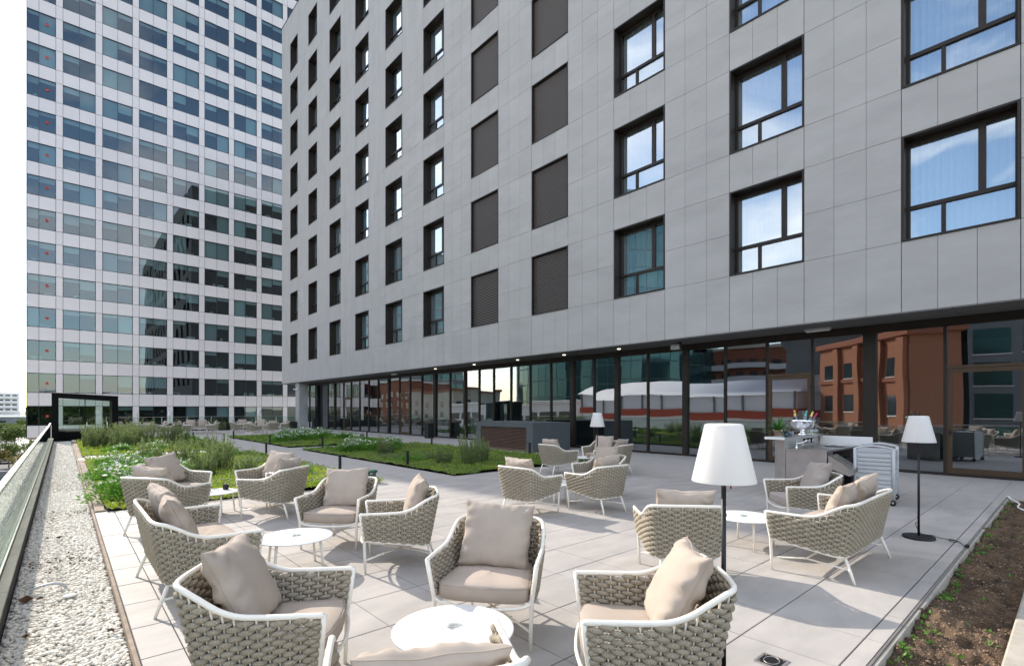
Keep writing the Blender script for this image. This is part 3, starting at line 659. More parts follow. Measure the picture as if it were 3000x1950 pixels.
def make_seating(W):
    """shared meshes of the rope seat shell; W widens it to a two-seater"""
    T, B = mirror(widen(T_, W)), mirror(widen(B_, W)); n = len(T)-1; NS = 900
    tp = [cr(T, n*k/NS) for k in range(NS+1)]; bp = [cr(B, n*k/NS) for k in range(NS+1)]
    mid = [(a*.55+b*.45) for a, b in zip(bp, tp)]; cum = [0]
    for a, b in zip(mid[:-1], mid[1:]): cum.append(cum[-1]+(b-a).length)
    Lt = cum[-1]; J = int(round(Lt/.0515)); J += J % 2; p = Lt/J
    tp_, bp_, cum_ = np.array(tp), np.array(bp), np.array(cum)
    def at(s):
        return (np.stack([np.interp(s, cum_, tp_[:, i]) for i in range(3)], -1), np.stack([np.interp(s, cum_, bp_[:, i]) for i in range(3)], -1))
    # frame rails
    fr = MB(); fr.tube(smooth_path(T, n*6), .0155, 10); fr.tube(smooth_path(B, n*6), .012, 8)
    fr.tube(smooth_path([B[0], (B[0][0]-.05, .352, .305), (B[0][0]-.16, .372, .292), (0, .385, .288), (-B[0][0]+.16, .372, .292), (-B[0][0]+.05, .352, .305), B[-1]], 30), .0115, 8)
    frame = fr.mesh('frame', 'white_paint')
    legs = []
    for s in (1, -1):
        x = s*(.345+W); legs.append(MB().tube([(s*(.335+W), .325, 0), (s*(.34+W), .33, .16), (x, .335, .33), (s*(.367+W), .354, .47), (s*(.385+W), .37, .605)], [.0125, .014, .0155, .0155, .0155], 10).mesh('leg', 'white_paint'))
        legs.append(MB().tube([(s*(.255+W), -.385, 0), (s*(.245+W), -.35, .1), (s*(.232+W), -.29, .255)], [.0115, .0135, .0155], 10).mesh('leg', 'white_paint'))
    st = MB()
    if W == 0:
        st.tube([(.337,.328,.13),(.17,.16,.15),(0,-.02,.155)], .0085, 8).tube([(-.337,.328,.13),(-.17,.16,.15),(0,-.02,.155)], .0085, 8).tube([(.247,-.355,.13),(.12,-.19,.15),(0,-.02,.155)], .0085, 8).tube([(-.247,-.355,.13),(-.12,-.19,.15),(0,-.02,.155)], .0085, 8)
        for a in ((.17,.16,.15), (-.17,.16,.15)): st.lathe([(.012,-.012),(.013,0),(.012,.012)], 8, a)
    else:
        for s in (1, -1): st.tube([(s*(.337+W),.328,.13),(s*(.2+W),.05,.15),(s*(.247+W),-.355,.13)], .0085, 8)
        st.tube([(.2+W,.05,.15),(-.2-W,.05,.15)], .0085, 8)
    stretch = st.mesh('stretcher', 'white_paint')
    # spindles
    sp = MB()
    for j in range(1, J):
        a, b = at(j*p); sp.tube([b, a], .0055, 6, caps=False)
    spind = sp.mesh('spindles', 'white_paint')
    # rope rows: a continuous tube that passes in front of one spindle and behind the next
    rh = .0248; V, Fq = [], []; off = 0
    def surf(s):
        t_, b_ = at(s); H = np.linalg.norm(t_-b_, axis=-1); vd = (t_-b_)/H[..., None]
        e = .004; m1 = sum(at(np.clip(s+e, 0, Lt)))/2; m0 = sum(at(np.clip(s-e, 0, Lt)))/2; tg = m1-m0; tg /= np.linalg.norm(tg, axis=-1)[..., None]
        nr = np.cross(tg, vd); nr /= np.linalg.norm(nr, axis=-1)[..., None]; return b_, vd, H, nr
    sgn = 1.0 if surf(np.array([p]))[3][0][0] > 0 else -1.0
    for side, sub, K in ((1, 9, 8), (-1, 7, 6)):
        ph = np.arange(K)*2*np.pi/K; u = np.linspace(-1, 1, sub); u = np.sign(u)*np.abs(u)**.8
        for k in range(26):
            h = .012+(k+.5)*rh; par = (k+(side < 0)) % 2
            for j in range(par, J+1, 2):
                sc = j*p; ss = sc+u*(p-.0085)
                if j == 0: ss = sc+np.clip(u, -.12, 1)*(p-.004)+.012
                if j == J: ss = sc+np.clip(u, -1, .12)*(p-.004)-.012
                ss = np.clip(ss, .004, Lt-.004)
                b_, vd, H, nr = surf(ss); 
                if h > H.min()-.010: continue
                nr = nr*sgn*side; au = np.abs(u); jt = rng.normal(0, .04)
                hh = (.003+.0142*np.clip(1-au**2.1, 0, 1)**.62)*(1+jt); th = .0045+.0085*np.clip(1-au**2.4, 0, 1)
                of = .0125*(1-au**3)+.001
                pos = b_+vd*(h+rng.normal(0, .0012))[..., None]+nr*of[:, None] if False else b_+vd*(h+rng.normal(0, .0012))+nr*of[:, None]
                ring = pos[:, None]+nr[:, None]*(np.cos(ph)[None, :, None]*th[:, None, None])+vd[:, None]*np.sin(ph)[None, :, None]*hh[:, None, None]
                m = sub; V.append(ring.reshape(-1, 3)); a = (off+np.arange(m-1)*K)[:, None]+np.arange(K)[None]; b = (off+np.arange(m-1)*K)[:, None]+(np.arange(K)+1)[None] % K
                q = np.stack([a, b, b+K, a+K], -1).reshape(-1, 4); Fq.append(q if sgn*side > 0 else q[:, ::-1]); off += m*K
    # vertical wrap beside the front legs
    rope = npmesh('rope_weave', np.concatenate(V), np.concatenate(Fq), 'rope', True)
    # seat cushion
    w0, w1 = .325+W, .275+W; out = []
    def rc(cx, cy, r, a0, a1, n=6): return [(cx+r*math.cos(a0+(a1-a0)*k/n), cy+r*math.sin(a0+(a1-a0)*k/n)) for k in range(n+1)]
    outl = rc(w1-.07, -.20, .07, -math.pi/2, 0)+rc(w0-.05, .28, .05, 0, math.pi/2*.85)
    outl += [(w0*.6*k, .355+.012*(1-abs(k))) for k in (.9, .6, .3, 0, -.3, -.6, -.9)]
    outl += [(-x, y) for x, y in reversed(rc(w0-.05, .28, .05, 0, math.pi/2*.85))]+[(-x, y) for x, y in reversed(rc(w1-.07, -.20, .07, -math.pi/2, 0))]
    m = MB(); lev = [(.90, .318), (.97, .322), (1.0, .335), (1.006, .37), (1.004, .40), (1.0, .418), (.985, .4285), (.96, .434), (.75, .442), (.4, .446), (.02, .447)]; nn = len(outl); vs = []; fs = []
    for sc, z in lev:
        for i, (x, y) in enumerate(outl):
            wr = .003*math.sin(i*2.1+z*40)*(1 if .33 < z < .42 else .3); vs.append((x*sc, .06+(y-.06)*sc+(wr if y > .3 else 0), z+.004*math.sin(x*9+1)*(z > .4)))
    for l in range(len(lev)-1):
        for i in range(nn): fs.append((l*nn+i, l*nn+(i+1) % nn, (l+1)*nn+(i+1) % nn, (l+1)*nn+i))
    fs.append(tuple(range(nn))[::-1]); m.add(vs, fs, 0, True)
    m.tube([(x*1.004, .06+(y-.06)*1.004, .424) for x, y in outl]+[(outl[0][0]*1.004, .06+(outl[0][1]-.06)*1.004, .424)], .0032, 5, caps=False)
    seat = m.mesh('seat_cushion', 'fabric'); seatg = seat.copy(); seatg.materials.clear(); seatg.materials.append(MATS['fabric_grey'])
    base = MB().box(-.29-W, .29+W, -.24, .30, .300, .316).mesh('seat_base', 'white_paint')
    return dict(frame=frame, legs=legs, stretch=stretch, spind=spind, rope=rope, seat=seat, seatg=seatg, base=base)
def pillow(w, h, t, seed, mat='fabric', sag=.0):
    """square scatter cushion with pinched corners, seam and wrinkles; lies in the XZ plane, front +Y"""
    rr = random.Random(seed); n = 30; V, Fs = [], []; ph = [rr.uniform(0, 6.28) for _ in range(12)]
    for side in (1, -1):
        for j in range(n+1):
            for i in range(n+1):
                u, v = math.sin(math.pi/2*(2*i/n-1)), math.sin(math.pi/2*(2*j/n-1))
                x = w/2*u*(1-.075*(1-v*v)*abs(u)**2); z = h/2*v*(1-.065*(1-u*u)*abs(v)**2)
                e = max(0, (1-u*u)*(1-v*v)); d = t/2*e**.34
                edge = max(abs(u), abs(v)); wr = 0
                for k in range(4):
                    wr += math.sin((u*(5+2.3*k)+ph[k])*(1.7) + v*(1.2+k)*1.3)*abs(v)**5*.010*(.6+.4*math.sin(ph[k+4]))
                    wr += math.sin((v*(5+2.1*k)+ph[k+4])*1.7 + u*(1.1+k)*1.3)*abs(u)**5*.009
                wr += .010*math.exp(-((u-.75*math.copysign(1, math.sin(ph[9])))**2+(v-.8)**2)*14)*math.sin((u+v)*16+ph[10])
                wr += .004*mnoise.noise((u*2.3+seed, v*2.3, side*3))+.002*mnoise.noise((u*5+seed, v*3, side*3))
                d = d+wr*min(1, e*14)
                z2 = z-sag*(1-u*u)*max(0, v)**3
                y = side*d+ (.012*mnoise.noise((u*1.3, v*1.3, seed*1.7)))
                V.append((x+ .004*math.sin(v*9+ph[0])*abs(u)**4, y, z2+.005*math.sin(u*8+ph[1])*abs(v)**4))
    q = []
    for s_, o in ((1, 0), (-1, (n+1)**2)):
        for j in range(n):
            for i in range(n):
                a = o+j*(n+1)+i; f = (a, a+n+1, a+n+2, a+1); q.append(f if s_ == 1 else f[::-1])
    m = MB().add(V, q, 0, True)
    ring = [V[i] for i in range(n+1)]+[V[j*(n+1)+n] for j in range(1, n+1)]+[V[n*(n+1)+i] for i in range(n-1, -1, -1)]+[V[j*(n+1)] for j in range(n-1, -1, -1)]
    m.tube(ring, .0035, 5, caps=False)
    return m.mesh('back_cushion', mat)
ARM, SOFA = make_seating(0), make_seating(.405)
PIL = [pillow(.56, .51, .20, s, sag=.015*s % .03) for s in (1, 2, 3, 4)]; PILG = pillow(.56, .51, .20, 5, 'fabric_grey')
def seating(kind, label, x, y, theta, group, cush=((0, 0, 0, 0, 0),), grey=False, far=False):
    """theta: heading of the seat front in degrees from +X; cush: (dx, dz, lean, roll, yaw) per back cushion"""
    S = SOFA if kind == 'sofa' else ARM
    t = thing('rope_'+kind, label, kind, (x, y, 0), R_(theta-90), group)
    obj('frame', S['frame'], t)
    for l in S['legs']: obj('leg', l, t)
    obj('stretcher', S['stretch'], t); obj('spindles', S['spind'], t, kind='stuff'); obj('rope_weave', S['rope'], t)
    obj('seat_base', S['base'], t); obj('seat_cushion', S['seatg' if grey else 'seat'], t)
    for k, (dx, dz, ln, ro, yw) in enumerate(cush):
        pm = PILG if grey else PIL[(int(abs(x*7+y*3))+k) % 4]
        o = obj('back_cushion', pm, t, (dx, -.17, .66+dz), (R_(21+ln), R_(ro), R_(yw)))
    return t
# low round tables
tt = MB().lathe([(.001, .337), (.352, .337), (.36, .340), (.3605, .347), (.356, .350), (.001, .3505)], 56).mesh('table_top', 'white_table')
tl = MB().tube([(.325, 0, 0), (.305, 0, .18), (.285, 0, .338)], [.011, .013, .0145], 10).mesh('leg', 'white_paint')
tr_ = MB().lathe([(.27, .325), (.29, .325), (.29, .336), (.27, .336), (.27, .325)], 40).mesh('under_frame', 'white_paint')
def table(label, x, y, rot, group='low white round tables'):
    t = thing('round_table', label, 'table', (x, y, 0), R_(rot), group); obj('table_top', tt, t)
    for k in range(4): obj('leg', tl, t, (0, 0, 0), (0, 0, R_(90*k)))
    obj('under_frame', tr_, t); return t
GA = 'rope armchairs set around low tables'; GS = 'rope two-seat sofas'
C0 = ((0, 0, 0, 0, 0),)
# nearest group
table('white round table nearest the camera, glass ashtray and back of a chair before it', 1.74, 2.48, 20)
seating('armchair', 'rope armchair facing the camera, in the middle of the foreground', 2.43, 2.955, 218.5, GA, ((.0, 0, 2, -3, 0),))
seating('armchair', 'large rope armchair at bottom left with its cushion turned on its corner', .915, 3.085, -35, GA, ((-.01, .0, 7, -2, 3),))
seating('armchair', 'large rope armchair before the near floor lamp, cushion slumped to one side', 2.45, 1.625, 134, GA, ((.0, .0, 8, 2, -3),))
seating('armchair', 'rope armchair seen from behind at the bottom edge, mostly cut off', 1.10, 1.78, 63, GA, ((0, -.075, 12, 3, 0),))
# left middle group
table('white round table in front of the left sofa, with a glass ashtray', 1.79, 5.35, 35)
seating('sofa', 'rope sofa with two taupe cushions beside the pebble strip', .93, 5.5, 0, GS, ((-.33, .01, -2, 4, 6), (.30, .0, 2, -3, -4)))
seating('armchair', 'rope armchair facing the left sofa, sunlit seat, green bollard behind', 2.57, 6.08, 223, GA, ((0, 0, -2, 2, 0),))
seating('armchair', 'rope armchair seen from its side in the centre, behind the foreground chair', 2.72, 4.89, 150, GA, ((0, .01, -4, 0, 3),))
# group at the flower bed
table('white round table by the flower bed with a black candle cup', 1.78, 9.1, 10)
seating('armchair', 'rope armchair with its back to the pebbles, behind the left sofa', 1.06, 8.32, 37, GA, ((0, 0, 0, 2, 0),))
seating('armchair', 'rope armchair right against the white flowers, cushion facing the table', 1.34, 9.74, -57, GA, ((-.02, .02, 4, 6, 4),))
seating('armchair', 'rope armchair at the right of the flower-bed table, facing left', 2.68, 9.3, 202, GA, ((.02, .01, 0, -3, 0),))
seating('armchair', 'rope armchair showing its woven back, nearest at the flower-bed table', 2.47, 8.30, 129, GA, ((0, 0, -2, 3, 0),))
# group in the middle
table('white round table in the shade between three chairs near the second bed', 6.6, 6.14, 25)
seating('armchair', 'rope armchair with its back to the clipped bed corner, facing right', 5.55, 5.83, 5, GA, ((0, .0, 0, 0, 0),))
seating('armchair', 'rope armchair with woven back to the camera, right of the shaded table', 6.56, 5.26, 85, GA, ((0, 0, 0, -4, 0),))
seating('armchair', 'rope armchair facing left with a big cushion, behind the shaded table', 7.67, 6.09, 175, GA, ((.02, .03, 2, 5, 0),))
# group by the vent housing
table('white round table with a terracotta pot near the vent housing', 10.62, 8.94, 0)
seating('armchair', 'rope armchair in front of the vent housing, back to the garden', 9.48, 8.9, -5, GA)
seating('armchair', 'rope armchair facing the camera before the glass wall, beside the middle lamp', 11.24, 8.9, 190, GA)
seating('armchair', 'rope armchair beside the glass wall with its woven back towards the bar', 10.56, 7.93, 100, GA, ((0, 0, 0, 4, 0),))
# right group
table('white round table between sofa and bar with a glass ashtray', 6.21, 2.70, 40)
seating('sofa', 'rope sofa with two cushions standing on the right of the near lamp', 6.2, 1.78, 90, GS, ((-.34, .0, -2, 3, 6), (.33, .02, 1, -5, -5)))
seating('armchair', 'rope armchair with its back to the camera left of the near lamp', 4.60, 2.66, 43, GA, ((0, -.01, 0, 1, 0),))
seating('armchair', 'rope armchair with grey cushions in front of the steel bar', 7.82, 2.61, 132.5, GA, ((.0, .0, 0, 4, 0),), grey=True)
# far groups
GF = 'furniture at the far end of the terrace'
table('white round table of the far left seating group near the pavilion', 4.15, 37.8, 0, GF)
seating('armchair', 'far armchair closest to the black pavilion, left of its group', 2.9, 39.4, -20, GF)
seating('sofa', 'far sofa with its back to the camera behind the rosemary', 3.55, 36.9, 80, GF, ((-.34, 0, 0, 3, 4), (.33, 0, 0, -2, -4)))
seating('armchair', 'far armchair under the left far lamp, facing left', 4.8, 39.6, 185, GF)
seating('armchair', 'far armchair right of the left far table, seen from behind', 5.05, 36.9, 140, GF)
table('white round table of the middle far seating group', 6.85, 39.2, 0, GF)
seating('armchair', 'far armchair at the left of the middle far group, facing right', 5.95, 38.9, 0, GF)
seating('armchair', 'far armchair at the right of the middle far group, facing left', 7.6, 39.0, 165, GF)
seating('sofa', 'far sofa with two cushions facing the camera in the middle far group', 7.05, 41.0, -90, GF, ((-.36, .02, 0, 2, 3), (.36, .02, 0, -2, -3)))
table('white round table of the right far seating group', 10.2, 38.6, 0, GF)
seating('armchair', 'far armchair leftmost of the right far group, facing right', 9.2, 39.6, 0, GF)
seating('armchair', 'far armchair facing the camera, left in the right far group', 10.0, 41.2, -95, GF)
seating('armchair', 'far armchair nearest in the right far group, facing right', 9.1, 35.0, 15, GF)
seating('armchair', 'far armchair facing the camera in the centre of the right far group', 10.75, 39.4, -110, GF)
seating('armchair', 'far armchair with its back to the camera behind the white flowers', 10.55, 36.3, 95, GF)
seating('armchair', 'far armchair rightmost of the right far group, facing left', 12.1, 38.9, 190, GF)
seating('armchair', 'far armchair under the right far lamp by the end wall', 11.4, 42.1, -120, GF)

# ---- floor lamps
sh = MB().lathe([(.1775, 1.228), (.178, 1.232), (.107, 1.55), (.104, 1.560), (.09, 1.565), (.001, 1.566)], 40).lathe([(.174, 1.228), (.103, 1.556), (.001, 1.558)], 40).mesh('lamp_shade', 'shade_plastic')
po = MB().tube([(0, 0, .03), (0, 0, 1.26)], .0135, 14).mesh('pole', 'black_metal')
ba = MB().lathe([(.001, .0), (.168, .0), (.172, .006), (.172, .026), (.166, .033), (.02, .036), (.001, .037)], 40).mesh('base', 'black_metal')
ho = MB().lathe([(.02, 1.25), (.022, 1.32), (.03, 1.33), (.03, 1.42), (.001, 1.44)], 16).mesh('socket', 'white_table')
rc_ = MB().tube([(.04, -.02, 1.235), (.04, -.02, 1.19)], .005, 6).mesh('pull_cord', 'red_cord')
def lamp(label, x, y, group='white floor lamps with black poles', cord=True):
    t = thing('floor_lamp', label, 'lamp', (x, y, 0), 0, group)
    for n_, m_ in (('base', ba), ('pole', po), ('lamp_shade', sh), ('socket', ho)): obj(n_, m_, t)
    if cord: obj('pull_cord', rc_, t, rot=(0, 0, R_(-70)))
    return t
l1 = lamp('large white floor lamp in the foreground, pole rising behind the near chair', 2.895, 1.386)
l2 = lamp('white floor lamp at the right by the glass door, whole base in view', 8.2, 1.37, cord=False)
obj('cable', MB().tube(smooth_path([(.0, -.0, .2), (.05, .04, .18), (.08, .02, .09), (.04, -.03, .05), (.1, -.12, .042), (.17, -.2, .008), (.2, -.3, .006), (.12, -.36, .006), (.05, -.33, .006), (.1, -.28, .012), (.13, -.36, .008), (.0, -.42, .006), (-.12, -.46, .006)], 60), .004, 6).mesh('cable', 'rubber'), l2)
obj('plug', MB().bbox(-.17, -.10, -.50, -.46, .001, .035, .006).mesh('plug', 'rubber'), l2)
obj('cable', MB().tube(smooth_path([(0, .0, .25), (-.05, .03, .2), (-.06, .0, .05), (-.2, .05, .006), (-.3, .14, .006), (-.36, .05, .006)], 40), .004, 6).mesh('cable', 'rubber'), l1)
lamp('white floor lamp standing between the middle armchairs and the vent housing', 9.65, 7.74)
lamp('small-looking white floor lamp at the far end, left one', 5.8, 43.6, cord=False)
lamp('small-looking white floor lamp at the far end, right one near the column', 11.8, 43.7, cord=False)

# ---- things on the tables
ash = MB().lathe([(.001, .004), (.048, .004), (.052, .008), (.053, .042), (.05, .044), (.046, .042), (.044, .013), (.001, .012)], 28).mesh('ashtray', 'glass_clear')
for nm, x, y in (('on the nearest table', 1.755, 2.50), ('on the table by the left sofa', 1.80, 5.36), ('on the table by the right sofa', 6.2, 2.72), ('on the table by the flower bed', 1.72, 9.02), ('on the shaded middle table', 6.55, 6.1)):
    thing('ashtray', 'round clear glass ashtray '+nm, 'ashtray', (x, y, .351), 0, 'glass ashtrays', ash)
c = thing('candle_cup', 'black candle cup on the table by the flower bed', 'cup', (1.98, 9.2, .351)); obj('cup', MB().lathe([(.001, 0), (.04, 0), (.05, .08), (.046, .08), (.038, .008), (.001, .008)], 24).mesh('cup', 'black_metal'), c); obj('candle', MB().lathe([(.001, .072), (.036, .07), (.042, .06)], 20).mesh('candle', 'white_table'), c)
c = thing('terracotta_pot', 'small terracotta pot on the table near the vent housing', 'pot', (10.5, 8.72, .351)); obj('pot', MB().lathe([(.001, 0), (.04, 0), (.055, .09), (.06, .09), (.06, .115), (.05, .115), (.048, .08), (.001, .08)], 22).mesh('pot', 'terracotta'), c)
# floor socket
fs = thing('floor_socket', 'square steel floor socket set into the tiles at bottom right', 'floor socket', (3.30, .80+.45, .0015), R_(0))
fs.location = (3.47, 1.34, .0012)
obj('plate', MB().bbox(-.085, .085, -.085, .085, 0, .004, .002).mesh('plate', 'steel_matt'), fs)
obj('inlay', MB().box(-.065, .065, -.065, .065, .0042, .006).mesh('inlay', 'black_metal'), fs)
obj('lid_ring', MB().tube([(.05*math.cos(a*.1963)*1.15, .045*math.sin(a*.1963), .0065) for a in range(33)], .003, 5, caps=False).mesh('lid_ring', 'steel_matt'), fs)
for sx in (-1, 1):
    for sy in (-1, 1): obj('screw', MB().lathe([(.001, .0075), (.005, .007), (.005, .006)], 8, (sx*.055, sy*.055, 0)).mesh('screw', 'steel'), fs)

# ---- steel bar counter with its load
bar = thing('bar_counter', 'stainless steel outdoor bar counter with sink beside the glass doors', 'bar', (10.9, 3.4, 0))
def bo(n, mb, m, p=None, loc=None): return obj(n, mb.mesh(n, m), p or bar, loc or (-10.9, -3.4, 0))
bo('side_panel', MB().bbox(10.0, 10.035, 2.95, 3.62, .02, .885, .004), 'steel_matt')
bo('upstand_post', MB().bbox(9.985, 10.04, 3.622, 3.80, .02, 1.095, .004), 'steel')
bo('back_panel', MB().box(10.041, 11.85, 3.63, 3.79, .02, 1.09), 'steel')
bo('counter_top', MB().box(10.0, 10.25, 2.94, 3.629, .886, .92).box(10.72, 11.9, 2.94, 3.629, .886, .92).box(10.251, 10.719, 2.94, 3.05, .886, .92).box(10.251, 10.719, 3.48, 3.629, .886, .92), 'steel')
bo('sink_bowl', MB().box(10.252, 10.718, 3.051, 3.479, .74, .745).box(10.252, 10.258, 3.051, 3.479, .746, .918).box(10.712, 10.718, 3.051, 3.479, .746, .918).box(10.259, 10.711, 3.051, 3.056, .746, .918).box(10.259, 10.711, 3.474, 3.479, .746, .918), 'steel_matt')
bo('shelf', MB().bbox(9.80, 11.9, 3.56, 3.90, 1.097, 1.135, .003), 'steel'); bo('shelf_end', MB().bbox(9.78, 9.799, 3.555, 3.905, 1.092, 1.14, .002), 'white_table')
bo('end_splash', MB().bbox(11.86, 11.9, 2.7, 3.62, .921, 1.10, .003), 'white_table')
bo('cabinet', MB().box(10.04, 11.85, 3.02, 3.625, .03, .70), 'black_metal')
bo('far_panel', MB().bbox(11.86, 11.9, 2.95, 3.79, .02, .885, .004), 'steel_matt')
for k in range(3):
    s = bo('power_socket', MB().bbox(10.95+k*.2, 11.09+k*.2, 3.612, 3.629, .975, 1.07, .006), 'rubber'); bo('socket_face', MB().bbox(10.985+k*.2, 11.055+k*.2, 3.606, 3.611, .995, 1.05, .003), 'white_table', s, (0, 0, 0))
ra = bo('speed_rail', MB().add([(10.06,2.62,.50),(10.55,2.62,.50),(10.55,2.94,.62),(10.06,2.94,.62),(10.06,2.60,.62),(10.55,2.60,.62),(10.55,2.94,.84),(10.06,2.94,.84)], [(0,3,2,1),(0,1,5,4),(1,2,6,5),(3,0,4,7),(2,3,7,6)]).add([(10.065,2.62,.53),(10.545,2.62,.53),(10.545,2.935,.66),(10.065,2.935,.66)], [(0,1,2,3)]), 'steel')
bo('divider', MB().add([(10.30,2.61,.53),(10.305,2.61,.53),(10.305,2.935,.82),(10.30,2.935,.82),(10.30,2.61,.615),(10.305,2.61,.615),(10.305,2.935,.835),(10.30,2.935,.835)], [(0,1,2,3),(4,5,6,7),(0,1,5,4),(0,3,7,4),(1,2,6,5)]), 'steel_matt', ra, (0, 0, 0))
bo('crate_stand', MB().box(10.12, 10.16, 2.72, 3.0, .02, .5).box(10.5, 10.54, 2.72, 3.0, .02, .5), 'black_metal')
bo('tap', MB().lathe([(.022, 0), (.022, .02), (.014, .03), (.014, .10), (.001, .105)], 14, (10.35, 3.55, .92)).tube(smooth_path([(10.35, 3.55, 1.0), (10.40, 3.48, 1.02), (10.46, 3.40, 1.06), (10.475, 3.385, 1.05), (10.48, 3.38, 1.03)], 14), .008, 8).tube([(10.35, 3.55, 1.02), (10.31, 3.53, 1.06)], .006, 6), 'chrome')
t = thing('round_tray', 'flat round steel tray on the bar counter', 'tray', (11.35, 3.2, .921), me=MB().lathe([(.001, .002), (.16, .002), (.20, .02), (.203, .022), (.198, .022), (.158, .006), (.001, .006)], 36).mesh('round_tray', 'chrome'))
tg_ = MB().lathe([(.001, .004), (.026, .004), (.036, .11), (.034, .11), (.025, .01), (.001, .01)], 18)
thing('drinking_glass', 'clear tumbler beside the tap on the bar counter', 'glass', (10.62, 3.53, .921), me=tg_.mesh('tumbler', 'glass_clear'))
tg2 = MB().lathe([(.001, .0), (.034, .0), (.04, .095), (.037, .095), (.032, .008), (.001, .008)], 18)
for k, (mt, lb, xx) in enumerate((('glass_teal', 'first teal tumbler beside the potted plant on the bar shelf', 10.12), ('glass_teal', 'second teal tumbler in the row on the bar shelf', 10.22), ('glass_teal', 'third teal tumbler, next to the clear one on the bar shelf', 10.31), ('glass_clear', 'clear tumbler between the teal and the red ones on the shelf', 10.41), ('glass_pink', 'red tumbler next to the champagne bowl', 10.52))):
    thing('tumbler', lb, 'glass', (xx, 3.66+.02*math.sin(k*2), 1.136), 0, 'tumblers on the bar shelf', tg2.mesh('tumbler', mt))
bw = thing('champagne_bowl', 'polished steel champagne bowl with bottles on the bar shelf', 'bowl', (11.2, 3.73, 1.136), me=MB().lathe([(.001, 0), (.085, 0), (.088, .008), (.05, .03), (.035, .055), (.05, .075), (.13, .11), (.185, .17), (.21, .25), (.218, .285), (.212, .285), (.20, .25), (.175, .175), (.12, .12), (.001, .10)], 40).mesh('champagne_bowl', 'chrome'))
bw.scale = (1.12, 1.12, 1.05)
bt = [(.001, 0), (.04, 0), (.043, .02), (.043, .19), (.032, .24), (.017, .285), (.016, .33), (.019, .335), (.019, .35), (.001, .352)]
for k, (dx, dy, ti, ta, foil, lb) in enumerate(((-.12, -.02, -7, 20, 'gold_foil', 'champagne bottle with gold foil standing at the left of the bowl'), (.01, .03, 12, 0, 'teal_label', 'bottle with teal foil in the middle of the bowl'), (.07, -.06, 24, -40, 'gold_foil', 'gold-topped bottle leaning to the right in the bowl'), (.10, .02, 34, 0, 'magenta_foil', 'bottle with magenta foil leaning out at the right of the bowl'))):
    b = thing('champagne_bottle', lb, 'bottle', (11.2+dx*.747, 3.73-dx*.665, 1.136+.14), 0, 'bottles in the champagne bowl'); b.rotation_euler = Matrix.Rotation(R_(ti), 3, Vector((.665, .747, 0))).to_euler()
    obj('glass_body', MB().lathe(bt[:6], 18).mesh('glass_body', 'bottle_green'), b); obj('foil', MB().lathe([(.0335, .235), (.019, .28), (.018, .33), (.021, .335), (.021, .352), (.001, .356)], 18).mesh('foil', foil), b)
wg = MB().lathe([(.037, 0), (.041, .05), (.036, .085), (.006, .105), (.004, .17), (.034, .182), (.034, .185), (.001, .186)], 16).mesh('wine_glass', 'glass_clear')
k = 0
for i in range(5):
    for j in range(2):
        thing('wine_glass', 'upturned wine glass, %s from the champagne bowl in the %s row' % (('first','second','third','fourth','fifth')[i], ('front','back')[j]), 'glass', (11.47+i*.085, 3.66+j*.10, 1.136), 0, 'upturned wine glasses on the bar shelf', wg)
pp = thing('potted_plant', 'small spiky palm in a pale clay pot at the left end of the bar shelf', 'plant', (9.93, 3.72, 1.136))
obj('saucer', MB().lathe([(.001, 0), (.085, 0), (.095, .012), (.09, .012), (.001, .006)], 24).mesh('saucer', 'white_table'), pp)
obj('pot', MB().lathe([(.001, .01), (.055, .01), (.072, .10), (.08, .10), (.082, .135), (.072, .135), (.068, .11), (.001, .11)], 24).mesh('pot', 'terracotta'), pp)
m = MB()
for k in range(70):
    a = random.uniform(0, 6.28); el = random.uniform(-.1, 1.2); ln = random.uniform(.24, .38); w = .02; pts = []
    for q in range(5):
        t_ = q/4; r = ln*t_*math.cos(el)*(1+.25*t_); z = .12+ln*t_*math.sin(el)-.08*t_*t_*math.cos(el); pts.append((r*math.cos(a), r*math.sin(a), z, w*(1-t_)**.6*(.5 if q == 0 else 1)))
    sx, sy = -math.sin(a), math.cos(a); vs = []
    for (x, y, z, w_) in pts: vs += [(x+sx*w_, y+sy*w_, z), (x-sx*w_, y-sy*w_, z)]
    m.add(vs, [(2*q, 2*q+1, 2*q+3, 2*q+2) for q in range(4)], 0, True)
obj('leaves', m.mesh('leaves', 'palm_leaf'), pp)
# plastic trolley
tr = thing('crate_trolley', 'grey plastic crate trolley on castors beside the bar', 'trolley', (10.95, 2.43, 0), R_(8))
a, b = .47, .29
def to(n, mb, m, p=None, loc=(0, 0, 0)): return obj(n, mb.mesh(n, m), p or tr, loc)
to('body', MB().box(-a+.02, a-.02, -b+.02, b-.02, .13, .90), 'grey_plastic')
for sx in (-1, 1):
    for sy in (-1, 1):
        to('corner_post', MB().tube([(sx*a*.96, sy*b*.94, .12), (sx*a*.96, sy*b*.94, .97)], .026, 10), 'grey_plastic')
        w = to('castor', MB().box(-.015, .015, -.02, .02, .06, .125), 'steel_matt', None, (sx*a*.9, sy*b*.9, 0)); to('wheel', MB().tube([(-.016, 0, .052), (.016, 0, .052)], .05, 18), 'rubber', w, (0, 0, 0)); to('rim', MB().tube([(-.018, 0, .052), (.018, 0, .052)], .016, 14), 'grey_plastic', w)
for z0, z1 in ((.15, .49), (.53, .87)):
    for k in range(5):
        z = z0+(z1-z0)*(k+.5)/5
        for sx in (-1, 1): to('rib_panel', MB().bbox(sx*(a-.012)-.012, sx*(a-.012)+.012, -b+.055, b-.055, z-.024, z+.024, .006), 'grey_plastic')
        for sy in (-1, 1): to('rib_panel', MB().bbox(-a+.055, a-.055, sy*(b-.012)-.012, sy*(b-.012)+.012, z-.024, z+.024, .006), 'grey_plastic')
